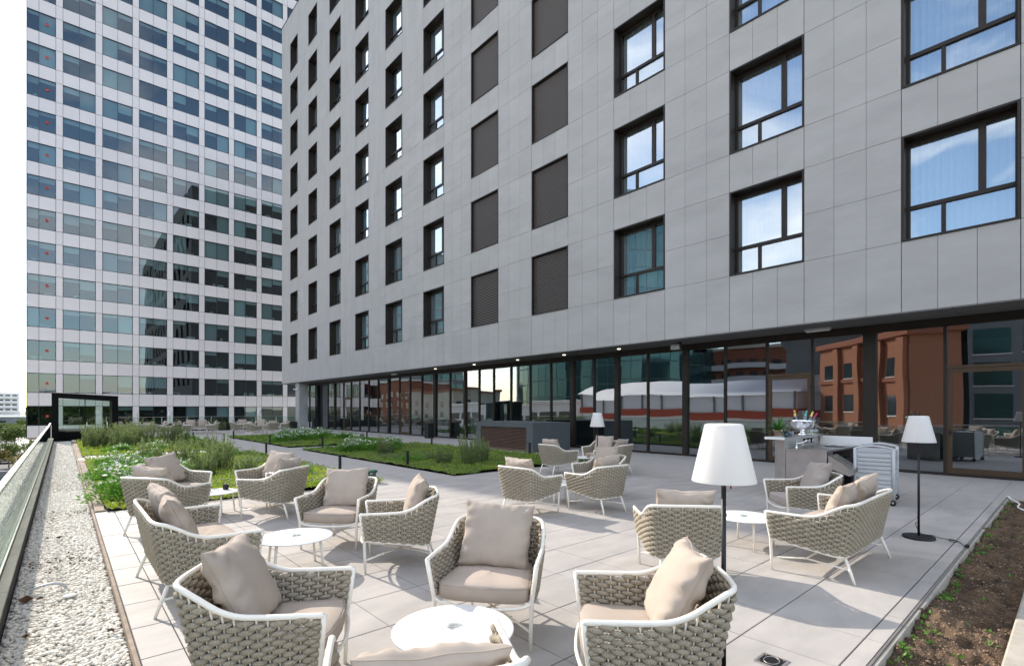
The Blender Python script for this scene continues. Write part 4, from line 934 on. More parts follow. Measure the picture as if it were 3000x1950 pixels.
to('top_tray', MB().bbox(-a+.01, a-.01, -b+.01, b-.01, .902, .925, .006), 'grey_plastic')
for sx in (-1, 1): to('handle', MB().tube(smooth_path([(sx*a*.96, -b*.94, .97), (sx*a*.96, -b*.4, 1.0), (sx*a*.96, 0, 1.012), (sx*a*.96, b*.4, 1.0), (sx*a*.96, b*.94, .97)], 16), .018, 8), 'grey_plastic')
# waste bins by the glass
for x, y, lb in ((15.6, 24.6, 'black square waste bin by the glass wall, nearer one'), (15.3, 41.2, 'black square waste bin at the far end of the glass wall')):
    t = thing('waste_bin', lb, 'bin', (x, y, 0), 0, 'black bins along the glass wall'); obj('body', MB().bbox(-.2, .2, -.2, .2, .02, .82, .01).mesh('body', 'black_metal'), t); obj('lid', MB().bbox(-.21, .21, -.21, .21, .822, .87, .01).mesh('lid', 'black_metal'), t); obj('foot', MB().box(-.17, .17, -.17, .17, 0, .019).mesh('foot', 'rubber'), t)
# path lights and green garden fittings
bp = MB().bbox(-.03, .03, -.03, .03, 0, .46, .004).mesh('post', 'black_metal'); bh = MB().add([(-.16,-.04,.478),(.05,-.04,.44),(.05,.04,.44),(-.16,.04,.478),(-.16,-.04,.492),(.05,-.04,.458),(.05,.04,.458),(-.16,.04,.492)], [(0,3,2,1),(4,5,6,7),(0,1,5,4),(1,2,6,5),(2,3,7,6),(3,0,4,7)]).mesh('head', 'black_metal')
def gnd(x, y):
    s = 1.65*1480/(y-1198); t = (x-1500)/1480; return (s*(.665+.747*t), s*(.747-.665*t))
for px, py, lb in ((996, 1387, 'black path light at the path corner behind the cushioned chair'), (1194, 1369, 'black path light on the near side of the second bed'), (780, 1335, 'black path light beside the path, behind the flower-bed chairs'), (1552, 1335, 'black path light between the second bed and the vent housing'), (945, 1313, 'black path light at the cross path of the garden'), (791, 1302, 'black path light on the front edge of the third bed'), (1265, 1306, 'black path light near the glass wall beside a bare twiggy plant'), (1075, 1290, 'black path light by the glass wall behind the white flowers'), (930, 1274, 'black path light close to the far waste bin'), (684, 1286, 'black path light at the tip of the third bed'), (657, 1299, 'leaning black path light at the far corner of the first garden'), (566, 1292, 'black path light in front of the middle far seating')):
    x, y = gnd(px, py); t = thing('path_light', lb, 'path light', (x, y, 0), 0, 'black path lights around the beds'); obj('post', bp, t); obj('head', bh, t)
gb = MB().lathe([(.001, 0), (.125, 0), (.13, .02), (.125, .09), (.10, .10), (.001, .10)], 8)
for k in range(4):
    a = k*math.pi/2+.4; gb.tube([(.085*math.cos(a), .085*math.sin(a), .09), (.095*math.cos(a), .095*math.sin(a), .2)], .018, 6)
gb.lathe([(.05, .1), (.03, .15), (.001, .16)], 10); gt = MB().lathe([(.001, .195), (.12, .195), (.132, .205), (.13, .24), (.11, .25), (.001, .255)], 8).mesh('cap', 'green_plastic'); gbm = gb.mesh('body', 'green_plastic')
for x, y, lb in ((5.2, 10.6, 'green plastic garden speaker at the corner of the near bed'), (5.0, 22.9, 'green plastic garden speaker beside the cross path'), (11.9, 11.2, 'green plastic garden speaker half hidden behind the table near the vent housing'), (11.9, 34, 'green plastic garden speaker behind the flowers at the far right'), (5.2, 33.6, 'green plastic garden speaker before the middle far seating'), (12.4, 26.4, 'green plastic garden speaker near the glass wall')):
    t = thing('garden_speaker', lb, 'garden fitting', (x, y, .03), random.random(), 'green plastic garden fittings'); obj('body', gbm, t); obj('cap', gt, t)
# small things on the pebbles
thing('pipe_end', 'grey bent pipe end lying in the white pebbles', 'pipe', (-.09, 6.44, GZ+.03), 0, None, MB().tube(smooth_path([(-.13, 0, -.01), (-.1, .0, .03), (0, .005, .045), (.08, 0, .03), (.12, 0, -.015)], 20), .012, 8).mesh('pipe_end', 'grey_plastic'))
thing('flat_stone', 'flat pale stone disc lying on the pebbles near the pipe end', 'stone', (.05, 6.1, GZ+.022), .4, None, MB().lathe([(.001, 0), (.05, 0), (.055, .008), (.045, .015), (.001, .016)], 14).mesh('flat_stone', 'slab_white'))
lf = MB()
for k in range(9):
    a = k/9*6.28; r = .055 if k % 2 else .025; lf.v.append((r*math.cos(a), r*math.sin(a), .01*math.sin(k*2.3)))
lf.v.append((0, 0, .015)); lf.f = [(9, k, (k+1) % 9) for k in range(9)]; lf.mi = [0]*9; lf.sm = [False]*9; lfm = lf.mesh('dry_leaf', 'dry_leaf')
for x, y, s, lb in ((-.24, 6.2, 1.5, 'large dark dry leaf against the black curb'), (-.15, 6.15, .7, 'small dry leaf beside the large one on the pebbles'), (-.02, 8.9, .9, 'dry leaf in the middle of the pebble strip'), (-.2, 5.2, .7, 'dry leaf near the curb further along the pebbles'), (.28, 4.9, .7, 'dry leaf at the paving edge of the pebbles')):
    o = thing('dry_leaf', lb, 'leaf', (x, y, GZ+.04), random.random()*6, 'dry leaves on the pebbles', lfm); o.scale = (s, s, s*1.5)
thing('garden_hose', 'white hose end curling out over the far corner of the soil bed', 'hose', (12.9, .82, -.03), 0, None, MB().tube(smooth_path([(.25, .08, .05), (.2, .05, .06), (.1, .02, .04), (-.1, -.05, .03), (-.35, -.12, .02), (-.7, -.12, .01), (-1.0, -.2, .01)], 30), .014, 8).mesh('garden_hose', 'white_table'))
# ================================================================== PLANTING
def rnd_dirs(n):
    d = rng.standard_normal((n, 3)); return d/np.linalg.norm(d, axis=1)[:, None]
def leaf_quads(c, d, ln, w):
    """leaf = kite quad: centres c, unit directions d, length ln, width w"""
    n = len(c); side = np.cross(d, rnd_dirs(n)); side /= (np.linalg.norm(side, axis=1)[:, None]+1e-9)
    ln = np.broadcast_to(ln, (n,))[:, None]; w = np.broadcast_to(w, (n,))[:, None]
    V = np.stack([c, c+d*ln*.45+side*w, c+d*ln, c+d*ln*.45-side*w], 1).reshape(-1, 3)
    return V, np.arange(4*n).reshape(-1, 4)
def rosemary_mesh(h, r, ns, seed, nl=46):
    st = MB(); C, D = [], []; rr = np.random.default_rng(seed)
    for k in range(ns):
        a = rr.uniform(0, 6.28); q = rr.random()**.6*r*.85; lean = rr.uniform(.02, .42); H = h*rr.uniform(.35, 1.0)*(1.35 if rr.random() < .18 else 1); bx, by = q*math.cos(a), q*math.sin(a)
        a2 = a+rr.normal(0, .5); pts = []
        for i in range(6):
            t = i/5; pts.append((bx+math.cos(a2)*lean*H*t**1.6*.8+rr.normal(0, .008), by+math.sin(a2)*lean*H*t**1.6*.8+rr.normal(0, .008), H*t))
        st.tube(pts, [.006, .005, .004, .0035, .003, .002], 4, caps=False); pts = np.array(pts)
        tt_ = rr.uniform(.12, 1, nl); ii = np.minimum((tt_*5).astype(int), 4); f = (tt_*5-ii)[:, None]; c = pts[ii]*(1-f)+pts[ii+1]*f
        d = rr.standard_normal((nl, 3)); d[:, 2] = np.abs(d[:, 2])*.9+.5; d /= np.linalg.norm(d, axis=1)[:, None]; C.append(c); D.append(d)
    C, D = np.concatenate(C), np.concatenate(D); V, Q = leaf_quads(C, D, rng.uniform(.04, .08, len(C)), rng.uniform(.006, .010, len(C)))
    return st.mesh('stems', 'stem'), npmesh('foliage', V, Q, 'leaf_rosemary')
def bush_mesh(h, r, n, mat, ls=(.04, .085), lw=.3, seed=0):
    rr = np.random.default_rng(seed); nc = max(10, int(n/70)); cc = rr.standard_normal((nc, 3)); cc /= np.linalg.norm(cc, axis=1)[:, None]; cc *= rr.uniform(.35, .95, (nc, 1)); cc[:, 2] = np.abs(cc[:, 2])
    cc = cc*np.array([r, r, h])*rr.uniform(.75, 1.08, (nc, 1)); w = rr.integers(0, nc, n)
    c = cc[w]+rr.normal(0, .085, (n, 3))*np.array([r, r, h*.9])*1.3; c[:, 2] = np.abs(c[:, 2])
    d = c/np.array([r, r, h])+rr.normal(0, .45, (n, 3)); d[:, 2] += .35; d /= np.linalg.norm(d, axis=1)[:, None]
    l = rr.uniform(*ls, n); V, Q = leaf_quads(c, d, l, l*lw*.5); st = MB()
    for k in range(min(nc, 14)): st.tube([(0, 0, 0), tuple(cc[k]*.55), tuple(cc[k])], [.008, .006, .003], 4, caps=False)
    return st.mesh('stems', 'stem'), npmesh('foliage', V, Q, mat), c
def flower_mesh(c, n, h, rise=.06):
    m = MB(); idx = rng.permutation(np.where(c[:, 2] > h*.45)[0])[:n]
    for i in idx:
        p = Vector(c[i])+Vector((0, 0, rise*random.random())); nrm = Vector((random.gauss(0, .5), random.gauss(-.2, .5), 1)).normalized(); a = nrm.orthogonal().normalized(); b = nrm.cross(a); s = random.uniform(.026, .042)
        for k in range(5):
            an = k*1.2566+random.random()*.2; u = a*math.cos(an)+b*math.sin(an); w = nrm.cross(u)
            m.add([p, p+u*s*.6+w*s*.42+nrm*s*.15, p+u*s*1.15+nrm*s*.1, p+u*s*.6-w*s*.42+nrm*s*.15], [(0, 1, 2, 3)])
    return m.mesh('flowers', 'petal')
ROS = [rosemary_mesh(.9, .5, 95, 11, 70), rosemary_mesh(.75, .5, 90, 12, 70), rosemary_mesh(1.0, .45, 80, 13, 80)]
FB = []
for s in (21, 22, 23):
    a, b, c = bush_mesh(.5, .6, 3600, 'leaf_bush', seed=s); FB.append((a, b, flower_mesh(c, 95, .5)))
MO = [bush_mesh(.30, .5, 2200, 'leaf_bush', (.03, .06), .45, 31)[:2], bush_mesh(.35, .55, 2400, 'leaf_rosemary', (.03, .06), .4, 32)[:2]]
def plant(name, label, cat, x, y, sc, meshes, group, z=.02):
    t = thing(name, label, cat, (x, y, z), random.random()*6.28, group); k_ = 1.02 if 'ros' in name else 1.22; t.scale = (sc*k_, sc*k_, sc*random.uniform(1.0, 1.15))
    for n_, m_ in zip(('stems', 'foliage', 'flowers'), meshes): obj(n_, m_, t, kind='stuff' if n_ != 'stems' else None)
GR, GF_, GM = 'rosemary bushes in the beds', 'white-flowering bushes in the beds', 'low green mounds in the beds'
ros = [(1.0, 27.4, 1.0, 'tall rosemary at the far left, next to the pebble strip'), (1.9, 26.6, 1.05, 'tall rosemary in front of the pavilion, second from the pebbles'), (2.7, 28.2, 1.1, 'tall rosemary in front of the pavilion corner post'), (3.5, 27.0, .95, 'tall rosemary before the far sofa'), (1.2, 29.8, 1.0, 'rosemary nearest the pavilion base'), (4.2, 28.6, .85, 'rosemary before the far left table'), (2.2, 30.9, 1.0, 'rosemary behind the front row near the pavilion'),
       (1.9, 17.9, .8, 'rosemary behind the white flowers of the first bed'), (2.55, 16.6, .85, 'slender rosemary in the middle of the first bed'), (3.1, 15.2, .8, 'rosemary leaning left behind the flower-bed chairs'), (2.5, 14.2, .75, 'rosemary directly behind the chair against the flowers'), (3.6, 17.6, .75, 'rosemary at the right of the first bed'), (3.3, 13.2, .6, 'short rosemary behind the flower-bed table'), (4.6, 24.3, .6, 'small rosemary beside the green fitting at the cross path'),
       (9.0, 11.9, .78, 'rosemary at the near corner of the second bed'), (9.7, 12.4, .72, 'rosemary clump before the vent housing louvre'), (8.5, 12.6, .55, 'low rosemary left of the clump in the second bed'), (8.3, 16.0, .6, 'rosemary beside the white flowers of the second bed'), (8.9, 16.8, .55, 'rosemary behind the path light of the second bed'),
       (6.3, 44.5, .75, 'rosemary in the far planter between middle and left groups'), (8.6, 44.5, .7, 'rosemary in the far planter right of the middle group'), (9.3, 44.5, .7, 'second rosemary in the far planter before the right group')]
for k, (x, y, s, lb) in enumerate(ros): plant('rosemary_bush', lb, 'rosemary', x, y, s, ROS[k % 3], GR)
fl = [(.95, 11.5, .95, 'leafy green bush with few flowers nearest the deck corner'), (1.15, 13.0, 1.0, 'white-flowering bush by the kerb, second from the deck'), (.95, 14.6, .9, 'white-flowering bush by the kerb, third from the deck'), (1.7, 13.9, .95, 'white-flowering bush behind the chair against the flowers'), (1.3, 16.2, .95, 'white-flowering bush left of the slender rosemary'), (2.2, 15.6, .8, 'white-flowering bush among the rosemary of the first bed'), (1.1, 18.4, .8, 'white-flowering bush near the cross path by the kerb'), (2.0, 19.6, .8, 'white-flowering bush at the far end of the first bed'), (1.6, 24.0, .7, 'white-flowering bush beyond the cross path'), (2.8, 24.4, .7, 'white-flowering bush before the tall rosemary'),
      (8.3, 18.6, 1.0, 'white-flowering bush left in the second bed'), (9.2, 18.0, 1.05, 'white-flowering bush in the middle of the second bed'), (9.0, 19.6, .95, 'white-flowering bush at the cross path end of the second bed'), (10.3, 19.2, .9, 'white-flowering bush at the right of the second bed'),
      (8.2, 26.0, 1.1, 'white-flowering bush left in the third bed'), (9.3, 26.6, 1.15, 'white-flowering bush in the middle of the third bed'), (10.4, 28.0, 1.15, 'white-flowering bush before the far chair in the third bed'), (11.3, 26.2, 1.0, 'white-flowering bush at the right of the third bed'), (9.9, 30.6, 1.1, 'white-flowering bush at the far side of the third bed'), (11.6, 30.2, 1.0, 'white-flowering bush nearest the concrete column')]
for k, (x, y, s, lb) in enumerate(fl): plant('flowering_bush', lb, 'bush', x, y, s, FB[k % 3], GF_)
mo = [(4.3, 13.0, .9, 'dark rounded mound at the right of the first bed'), (4.6, 16.0, 1.0, 'green mound beside the path in the first bed'), (4.2, 19.3, 1.0, 'green mound near the cross path in the first bed'), (3.9, 26.0, 1.1, 'grey-green mound before the far armchairs'), (4.7, 29.5, 1.2, 'grey-green mound at the far right of the left garden'), (3.6, 11.6, .55, 'small mound by the deck edge behind the flower-bed table'),
      (8.1, 13.8, .8, 'green mound behind the near path light of the second bed'), (9.0, 13.8, .8, 'green mound in the centre of the second bed'), (10.6, 13.6, .7, 'green mound on the right of the rosemary clump'), (8.0, 14.9, .7, 'low leafy mound left in the second bed'), (11.2, 22.9+.5, .9, 'green mound near the glass wall in the third bed'), (7.9, 23.8, .7, 'green mound at the cross path corner of the third bed')]
for k, (x, y, s, lb) in enumerate(mo): plant('leafy_mound', lb, 'shrub', x, y, s, MO[k % 2], GM)
def tuft(label, x, y, h, n=26):
    m = MB()
    for k in range(n):
        a = random.uniform(0, 6.28); l = h*random.uniform(.6, 1.1); o = random.uniform(.2, .8); w = .007; vs = []
        for q in range(5):
            t = q/4; r = .03+l*o*t**1.7*.8; z = l*(t-.35*o*t*t); ww = w*(1-t)**.7; vs += [(r*math.cos(a)-math.sin(a)*ww, r*math.sin(a)+math.cos(a)*ww, z), (r*math.cos(a)+math.sin(a)*ww, r*math.sin(a)-math.cos(a)*ww, z)]
        m.add(vs, [(2*q, 2*q+1, 2*q+3, 2*q+2) for q in range(4)])
    thing('grass_tuft', label, 'grass tuft', (x, y, .03), 0, 'long-leaved tufts in the beds', m.mesh('grass_tuft', 'leaf_bush'))
tuft('arching long-leaved tuft at the path edge of the first bed', 5.0, 15.2, .5); tuft('arching tuft at the tip beside the leaning path light', 5.0, 31.5, .5); tuft('long-leaved tuft at the near left of the second bed', 7.9, 19.9, .45); tuft('long-leaved tuft at the right of the third bed', 11.9, 28.0, .6); tuft('long-leaved tuft before the middle far armchair', 4.9, 30.8, .5)
# ground cover mats (cannot be counted)
def cz(x, y): return .05+.055*mnoise.noise((x*1.5, y*1.5, 0))+.035*mnoise.noise((x*4.5, y*4.5, 2))
for bi, (x0, y0, x1, y1) in enumerate(BEDS):
    if bi < 2: x0 += .14
    v, q = ground_grid(x0+.01, x1-.01, y0+.01, y1-.01, 60, 110, cz)
    bed = struct('planting_bed', npmesh('planting_bed', v, q, 'cover_base', True))
    n = (26000, 13000, 22000, 11000)[bi]; x = rng.uniform(x0-(.0 if bi < 2 else .06), x1+.06, n); y = y0-.05+(y1-y0+.08)*rng.random(n)**(1.35 if bi in (0, 2) else 1.0)
    z = np.array([cz(a, b) for a, b in zip(x, y)])+rng.uniform(-.01, .045, n); d = rng.standard_normal((n, 3)); d[:, 2] = np.abs(d[:, 2])+.35; d /= np.linalg.norm(d, axis=1)[:, None]
    far_ = 1 if bi in (0, 2) else 1.5; l = rng.uniform(.026, .06, n)*far_; V, Q = leaf_quads(np.stack([x, y, z], 1), d, l, l*.34)
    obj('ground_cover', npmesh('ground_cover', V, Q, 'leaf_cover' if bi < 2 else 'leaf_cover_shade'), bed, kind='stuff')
sm = MB().bbox(-.55, .55, -.2, .2, 0, .03, .006).mesh('stepping_slab', 'slab_white')
for k, (x, y) in enumerate(((1.1, 21.5), (1.1, 22.1), (2.4, 21.6), (3.7, 21.6), (2.4, 22.15), (3.7, 22.15))): thing('stepping_slab', 'pale stepping slab of the cross path, %s from the pebbles in the %s row' % (('first', 'first', 'second', 'third', 'second', 'third')[k], ('near', 'far', 'near', 'near', 'far', 'far')[k]), 'slab', (x, y, .03), 0, 'pale stepping slabs', sm)
# weeds at the soil bed edge
V, D = [], []
for k in range(150):
    x = 2.9+(10)*random.random()**1.5; y = .84-abs(random.gauss(0, .05)) if random.random() < .72 else random.uniform(.38, .8); n = random.randint(4, 9)
    for _ in range(n):
        a = random.uniform(0, 6.28); V.append((x+random.gauss(0, .012), y+random.gauss(0, .012), soilz(x, y)+.002)); D.append((math.cos(a)*.8, math.sin(a)*.8, random.uniform(.3, 1.2)))
V = np.array(V); D = np.array(D); D /= np.linalg.norm(D, axis=1)[:, None]; l = rng.uniform(.02, .055, len(V)); v, q = leaf_quads(V, D, l, l*.2)
w = obj('weeds', npmesh('weeds', v, q, 'leaf_bush'), None, kind='stuff'); w['label'] = 'small green weeds sprouting along the soil bed edge'; w['category'] = 'weeds'
# fallen leaves over the pebbles
n = 260; yy = np.where(rng.random(n) < .5, rng.normal(7.6, .22, n), rng.normal(11.0, .25, n)); c = np.stack([rng.uniform(-.3, .32, n), yy, np.full(n, GZ+.015)], 1); d = rng.standard_normal((n, 3)); d[:, 2] *= .25; d /= np.linalg.norm(d, axis=1)[:, None]
v, q = leaf_quads(c, d, rng.uniform(.02, .045, n), rng.uniform(.005, .011, n)); w = obj('leaf_litter', npmesh('leaf_litter', v, q, 'dry_leaf'), None, kind='stuff'); w['label'] = 'brown leaf litter drifted across the pebbles'; w['category'] = 'leaves'

# ================================================================== PLAZA TREES AND CITY
def tree_mesh(h, r, seed, mat, n=2600, ls=.28):
    rr = np.random.default_rng(seed); tk = MB(); th = h*.42; tk.tube([(0, 0, 0), (.05, .03, th*.5), (0, .05, th), (.1, 0, h*.7)], [.17*h/7, .13*h/7, .11*h/7, .05*h/7], 8)
    nc = 26; cc = rr.standard_normal((nc, 3)); cc /= np.linalg.norm(cc, axis=1)[:, None]; cc = cc*rr.uniform(.35, .95, (nc, 1))*np.array([r, r, h*.32])+np.array([0, 0, h*.66])
    for k in range(9): tk.tube([(0, .03, th*.9), tuple((cc[k]+np.array([0, 0, th]))*.5), tuple(cc[k])], [.07*h/7, .05*h/7, .02*h/7], 5)
    w = rr.integers(0, nc, n); sz = rr.uniform(.7, 1.3, nc)[w][:, None]; c = cc[w]+rr.normal(0, 1, (n, 3))*np.array([r, r, h*.3])*.2*sz
    d = rr.standard_normal((n, 3)); d /= np.linalg.norm(d, axis=1)[:, None]; l = rr.uniform(.6, 1.3, n)*ls; V, Q = leaf_quads(c, d, l, l*.42)
    return tk.mesh('trunk', 'bark'), npmesh('crown', V, Q, mat)
TR = [tree_mesh(8, 3.4, 41, 'tree_leaf', 4200, .42), tree_mesh(9, 3.9, 42, 'tree_leaf', 4600, .45), tree_mesh(4.6, 1.9, 43, 'tree_leaf', 2200, .26), tree_mesh(4.4, 1.8, 44, 'tree_leaf_autumn', 1700, .26)]
def tree(label, x, y, k, s=1.0, z=-8):
    t = thing('street_tree', label, 'tree', (x, y, z), random.random()*6.28, 'trees on the plaza below'); t.scale = (s, s, s)
    obj('trunk', TR[k][0], t); obj('crown', TR[k][1], t)
for x, y, k, s, lb in ((-6.6, 118, 2, .85, 'small green tree on the plaza just left of the tower corner'), (-7.9, 112, 3, .85, 'small yellowing tree on the plaza near the balustrade'), (-9.4, 117, 2, .9, 'small green tree on the plaza, second from the tower'), (-11.0, 121, 2, .9, 'small green tree on the plaza at the left edge'), (-3.4, 124, 2, .9, 'small tree partly hidden by the steel handrail'), (-4.6, 106, 3, .7, 'lowest yellowing sapling below the balustrade'),
                       (-8, 158, 1, .70, 'large spreading tree left of the tower, nearest in the wood'), (-14, 164, 0, .80, 'large tree at the left edge of the wood'), (-4.6, 172, 0, .78, 'large tree touching the tower edge'), (-10.5, 180, 1, .68, 'large tree in the middle of the wood, second row'), (-17, 186, 1, .68, 'large tree far left in the second row'), (-6.8, 196, 0, .74, 'large tree behind the first row near the tower'), (-19, 214, 0, .70, 'tree at the left of the third row'), (-13, 222, 1, .62, 'tree in the third row of the wood'), (-24, 300, 1, .6, 'distant tree before the low grey building'), (-13, 310, 0, .65, 'distant tree beside the white hotel block'), (-30, 325, 0, .6, 'most distant tree on the left')): tree(lb, x, y, k, s)
thing('plaza_wall', 'low dark wall crossing the pale plaza below the balustrade', 'wall', (-11, 97, -8), R_(-4), None, MB().bbox(-10, 7, -.2, .2, 0, 1.3, .03).mesh('plaza_wall', 'render_grey'))
thing('plaza_bench', 'long stone bench in front of the plaza wall', 'bench', (-11, 91, -8), R_(-4), None, MB().bbox(-9, 6, -.25, .25, .35, .5, .02).box(-8.5, -8, -.2, .2, 0, .349).box(-3, -2.5, -.2, .2, 0, .349).box(2, 2.5, -.2, .2, 0, .349).mesh('plaza_bench', 'slab_white'))
for k in range(6):
    t = thing('parked_car', 'car parked along the street beyond the trees, number %s from the tower side' % ('one two three four five six'.split()[k]), 'car', (-7.5-k*.55, 128+k*9, -7.98), R_(3), 'cars parked along the street')
    if k == 0:
        cb = MB(); pr = [(-2.1,.35),(-2.15,.7),(-1.9,.92),(-1.2,1.0),(-.6,1.42),(.7,1.45),(1.3,1.02),(2.0,.9),(2.12,.6),(2.05,.3)]
        for sgn in (-1, 1): cb.v += [(sgn*.85*(1 if z < 1.1 else .8), y_, z) for y_, z in pr]
        n_ = len(pr); cb.f = [tuple(range(n_))[::-1], tuple(range(n_, 2*n_))]+[(i, (i+1) % n_, n_+(i+1) % n_, n_+i) for i in range(n_)]; cb.mi = [0]*len(cb.f); cb.sm = [False]*len(cb.f)
        cbm = cb.mesh('body', 'car_paint'); cg = MB().box(-.80, .80, -.75, .95, 1.03, 1.36).mesh('glasshouse', 'win_dark'); cw = MB().tube([(-.1, 0, .32), (.1, 0, .32)], .32, 14).mesh('wheel', 'rubber')
    obj('body', cbm, t); obj('glasshouse', cg, t)
    for sx in (-.78, .78):
        for sy in (-1.35, 1.3): obj('wheel', cw, t, (sx, sy, 0))
def block(name, label, x0, x1, y0, y1, z0, z1, wall, faces=(), win='win_dark', roof=None, rot=0, balcony=False):
    """building box with window parts; faces: (side, cols, rows, ww, wh, zoff, zpitch)"""
    cx, cy = (x0+x1)/2, (y0+y1)/2; t = thing(name, label, 'building', (cx, cy, z0), rot); a, b, h = (x1-x0)/2, (y1-y0)/2, z1-z0
    obj('wall', MB().box(-a, a, -b, b, 0, h).mesh('wall', wall), t)
    if roof: obj('roof', MB().bbox(-a-.4, a+.4, -b-.4, b+.4, h, h+.7, .1).mesh('roof', roof), t)
    for side, cols, rows, ww, wh, zo, zp in faces:
        Lh = b if side in '+x-x' else a
        wm = MB().box(-.06, .06, -ww/2, ww/2, 0, wh).mesh('window', win); fm = MB().box(-.09, .09, -ww/2-.12, ww/2+.12, -.14, -.002).mesh('sill', 'slab_white')
        sl = MB().box(-.5, .5, -Lh+.4, Lh-.4, -.25, 0).mesh('balcony', 'slab_white'); rl = MB().box(-.03, .03, -Lh+.4, Lh-.4, .0, .95).mesh('railing', 'render_white')
        for r in range(rows):
            for c in range(cols):
                u = -Lh+2*Lh*(c+.5)/cols; z = zo+zp*r
                loc, rz = {'+x': ((a, u, z), 0), '-x': ((-a, u, z), 0), '+y': ((u, b, z), R_(90)), '-y': ((u, -b, z), R_(90))}[side]
                o = obj('window', wm, t, loc, (0, 0, rz)); obj('sill', fm, o)
            if balcony:
                loc, rz = {'+x': ((a+.5, 0, zo+zp*r-.2), 0), '-y': ((0, -b-.5, zo+zp*r-.2), R_(-90))}[side]; o = obj('balcony', sl, t, loc, (0, 0, rz)); obj('railing', rl, o, (.47, 0, .0))
    return t
block('distant_hotel', 'white slab block with rows of balconies on the far left horizon', -66, -19.5, 418, 434, -8, 11.5, 'render_white', (('-y', 16, 4, 2.0, 1.7, 8.2, 2.75),), balcony=True)
block('low_building', 'low grey building below the white block on the horizon', -70, -12, 330, 345, -8, -2.2, 'render_grey', (('-y', 10, 1, 2.5, 1.2, 3.2, 3),), roof='slab_white')
block('distant_house', 'pale far house beside the white block', -17, -9, 432, 442, -8, 2, 'render_beige', (('-y', 3, 3, 1.4, 1.4, 1, 3),), roof='roof_tile')
# the other side of the square, seen in the glass
bl = block('brick_building', 'orange brick building with cornice across the square, seen mirrored in the glass wall', -2.1, 2.1, -8.3, 8.3, -8, 9.0, 'brick', (('+x', 4, 4, 1.9, 1.9, 2.0, 3.7),), roof='brick_trim')
# rebuild its placement: long face normal (.68,.73)
bl.location = (-35.5, 14.6, -8); bl.rotation_euler = (0, 0, R_(47)); 
for u in (-7.6, -4.15, 0, 4.15): obj('pilaster', MB().box(2.11, 2.55, u-.5, u+.5, 0, 16.9).mesh('pilaster', 'brick'), bl)
obj('string_course', MB().box(2.11, 2.3, -8.2, 8.2, 12.6, 13.0).mesh('string_course', 'brick_trim'), bl)
t = thing('grey_rotunda', 'dark grey drum-shaped hall behind the brick building, seen mirrored', 'building', (-60, 20, -8)); obj('wall', MB().lathe([(13, 0), (13, 20), (13.6, 20.5), (13.6, 21.5), (.01, 22)], 48).mesh('wall', 'render_grey'), t); obj('canopy', MB().lathe([(16, 22.3), (17.5, 22.6), (16, 23.2), (.01, 23.4)], 48).mesh('canopy', 'render_grey'), t)
block('glass_block', 'grey and teal glass block south of the brick building, seen mirrored', -66, -45, -24, 8.5, -8, 13, 'render_grey', (('+x', 8, 5, 3.1, 2.6, 1.5, 3.6),), win='teal_glass', roof='render_grey')
tn = thing('event_tent', 'long white arched event tent across the square, seen mirrored', 'tent', (-48, 42, -8)); n_ = 14; vs, fs = [], []
for i in range(n_+1):
    u = i/n_; z = 11.8+2.6*math.sin(math.pi*u)**.9; xx = 10-20*u
    for yy in (-18.5, 18.5): vs.append((xx, yy, z))
fs = [(2*i, 2*i+1, 2*i+3, 2*i+2) for i in range(n_)]+[tuple(2*i for i in range(n_+1)), tuple(2*i+1 for i in range(n_, -1, -1))]
obj('roof', MB().add(vs, fs, 0, True).mesh('roof', 'tent'), tn); obj('base_wall', MB().box(-9.8, 9.8, -18.3, 18.3, 0, 8.5).mesh('base_wall', 'render_white'), tn); obj('red_band', MB().box(-9.9, 9.9, -18.4, 18.4, 8.502, 9.6).mesh('red_band', 'red_band'), tn)
obj('side_wall', MB().box(-9.7, 9.7, -18.2, 18.2, 9.602, 11.85).mesh('side_wall', 'tent'), tn)
for k in range(10): obj('post', MB().box(9.72, 9.92, -18+k*4-.12, -18+k*4+.12, 9.602, 11.9).mesh('post', 'render_grey'), tn)
block('apartment_block', 'brown terraced apartment block with balconies behind the tent, seen mirrored', -96, -82, 36, 60, -8, 15.5, 'brick_trim', (('+x', 8, 7, 1.6, 1.7, 1.5, 3.0),), roof='render_beige', balcony=True)
block('apartment_tower', 'beige apartment house left of the terraced block, seen mirrored', -100, -86, 62, 78, -8, 10.5, 'render_beige', (('+x', 6, 5, 1.5, 1.6, 1.5, 3.1),), roof='slab_white')
tt2 = thing('teal_tower', 'curved teal glass tower across the square, seen mirrored in the windows', 'building', (-78, 84, -8)); rad = 26
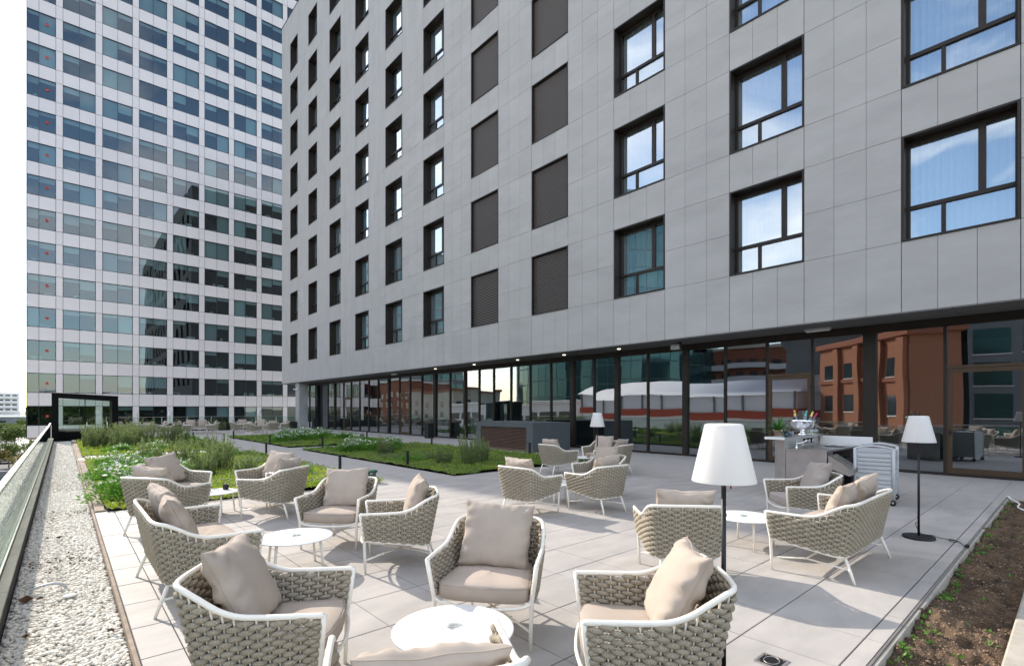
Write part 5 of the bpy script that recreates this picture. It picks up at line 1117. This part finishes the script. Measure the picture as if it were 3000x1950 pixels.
for f in range(14):
    for k in range(26):
        a0, a1 = R_(-110+k*5.4), R_(-110+(k+1)*5.4-.35); z0, z1 = f*4.0+.12, f*4.0+3.9
        if f > 0 or k == 0: pass
    m = MB()
    for k in range(26):
        a0, a1 = R_(-110+k*5.4), R_(-110+(k+1)*5.4-.3); m.add([(rad*math.cos(a0), rad*math.sin(a0), f*4+.15), (rad*math.cos(a1), rad*math.sin(a1), f*4+.15), (rad*math.cos(a1), rad*math.sin(a1), f*4+3.95), (rad*math.cos(a0), rad*math.sin(a0), f*4+3.95)], [(0, 1, 2, 3)])
    obj('glazing_band', m.mesh('glazing_band', 'teal_glass'), tt2)
obj('core', MB().lathe([(rad-.25, 0), (rad-.25, 57), (.01, 57)], 60).mesh('core', 'teal_bar'), tt2)
block('low_white_wall', 'low pale building with a dark window strip beyond the balustrade, seen mirrored', -60, -42, 66, 108, -8, 2.4, 'render_white', (('+x', 9, 1, 3.9, 1.6, 7.2, 3),), roof='slab_white')
block('south_block', 'pale office block behind the viewpoint, mirrored in the tower windows', -34, 34, -95, -75, -8, 6.5, 'brick', (('+y', 18, 4, 2.2, 1.7, 1.5, 3.6),), roof='render_white')

for k, (x0, y0, w, l, z1, wl, rf, lb) in enumerate(((-66, 118, 16, 26, 7, 'render_beige', 'roof_tile', 'beige house row with tiled roof far along the square, seen mirrored'), (-72, 150, 18, 30, 11, 'brick_trim', 'slab_white', 'brown flats beyond the house row, seen mirrored'), (-80, 190, 20, 40, 9, 'render_white', 'roof_tile', 'white flats at the far end of the square, seen mirrored'), (-60, 236, 22, 40, 14, 'render_grey', 'slab_white', 'grey flats closing the square, seen mirrored'))):
    block('city_block', lb, x0, x0+w, y0, y0+l, -8, z1, wl, (('+x', max(4, int(l/4)), 5 if z1 > 8 else 4, 1.6, 1.6, 1.5, 3.0), ('-y', 4, 4, 1.6, 1.6, 1.5, 3.0)), roof=rf)
block('slab_tower', 'tall teal slab tower far across the square, seen mirrored in the small windows', -98, -58, 178, 200, -8, 66, 'render_grey', (('+x', 5, 16, 3.4, 2.4, 1.5, 4.2), ('-y', 9, 16, 3.4, 2.4, 1.5, 4.2)), win='teal_glass', roof='render_grey')

for k in range(11): tree('%s tall tree from the west in the row mirrored in the tower windows' % ('first second third fourth fifth sixth seventh eighth ninth tenth eleventh'.split()[k]), -26+k*5.4+random.uniform(-1, 1), -58+random.uniform(-4, 4), k % 2, random.uniform(1.25, 1.6))
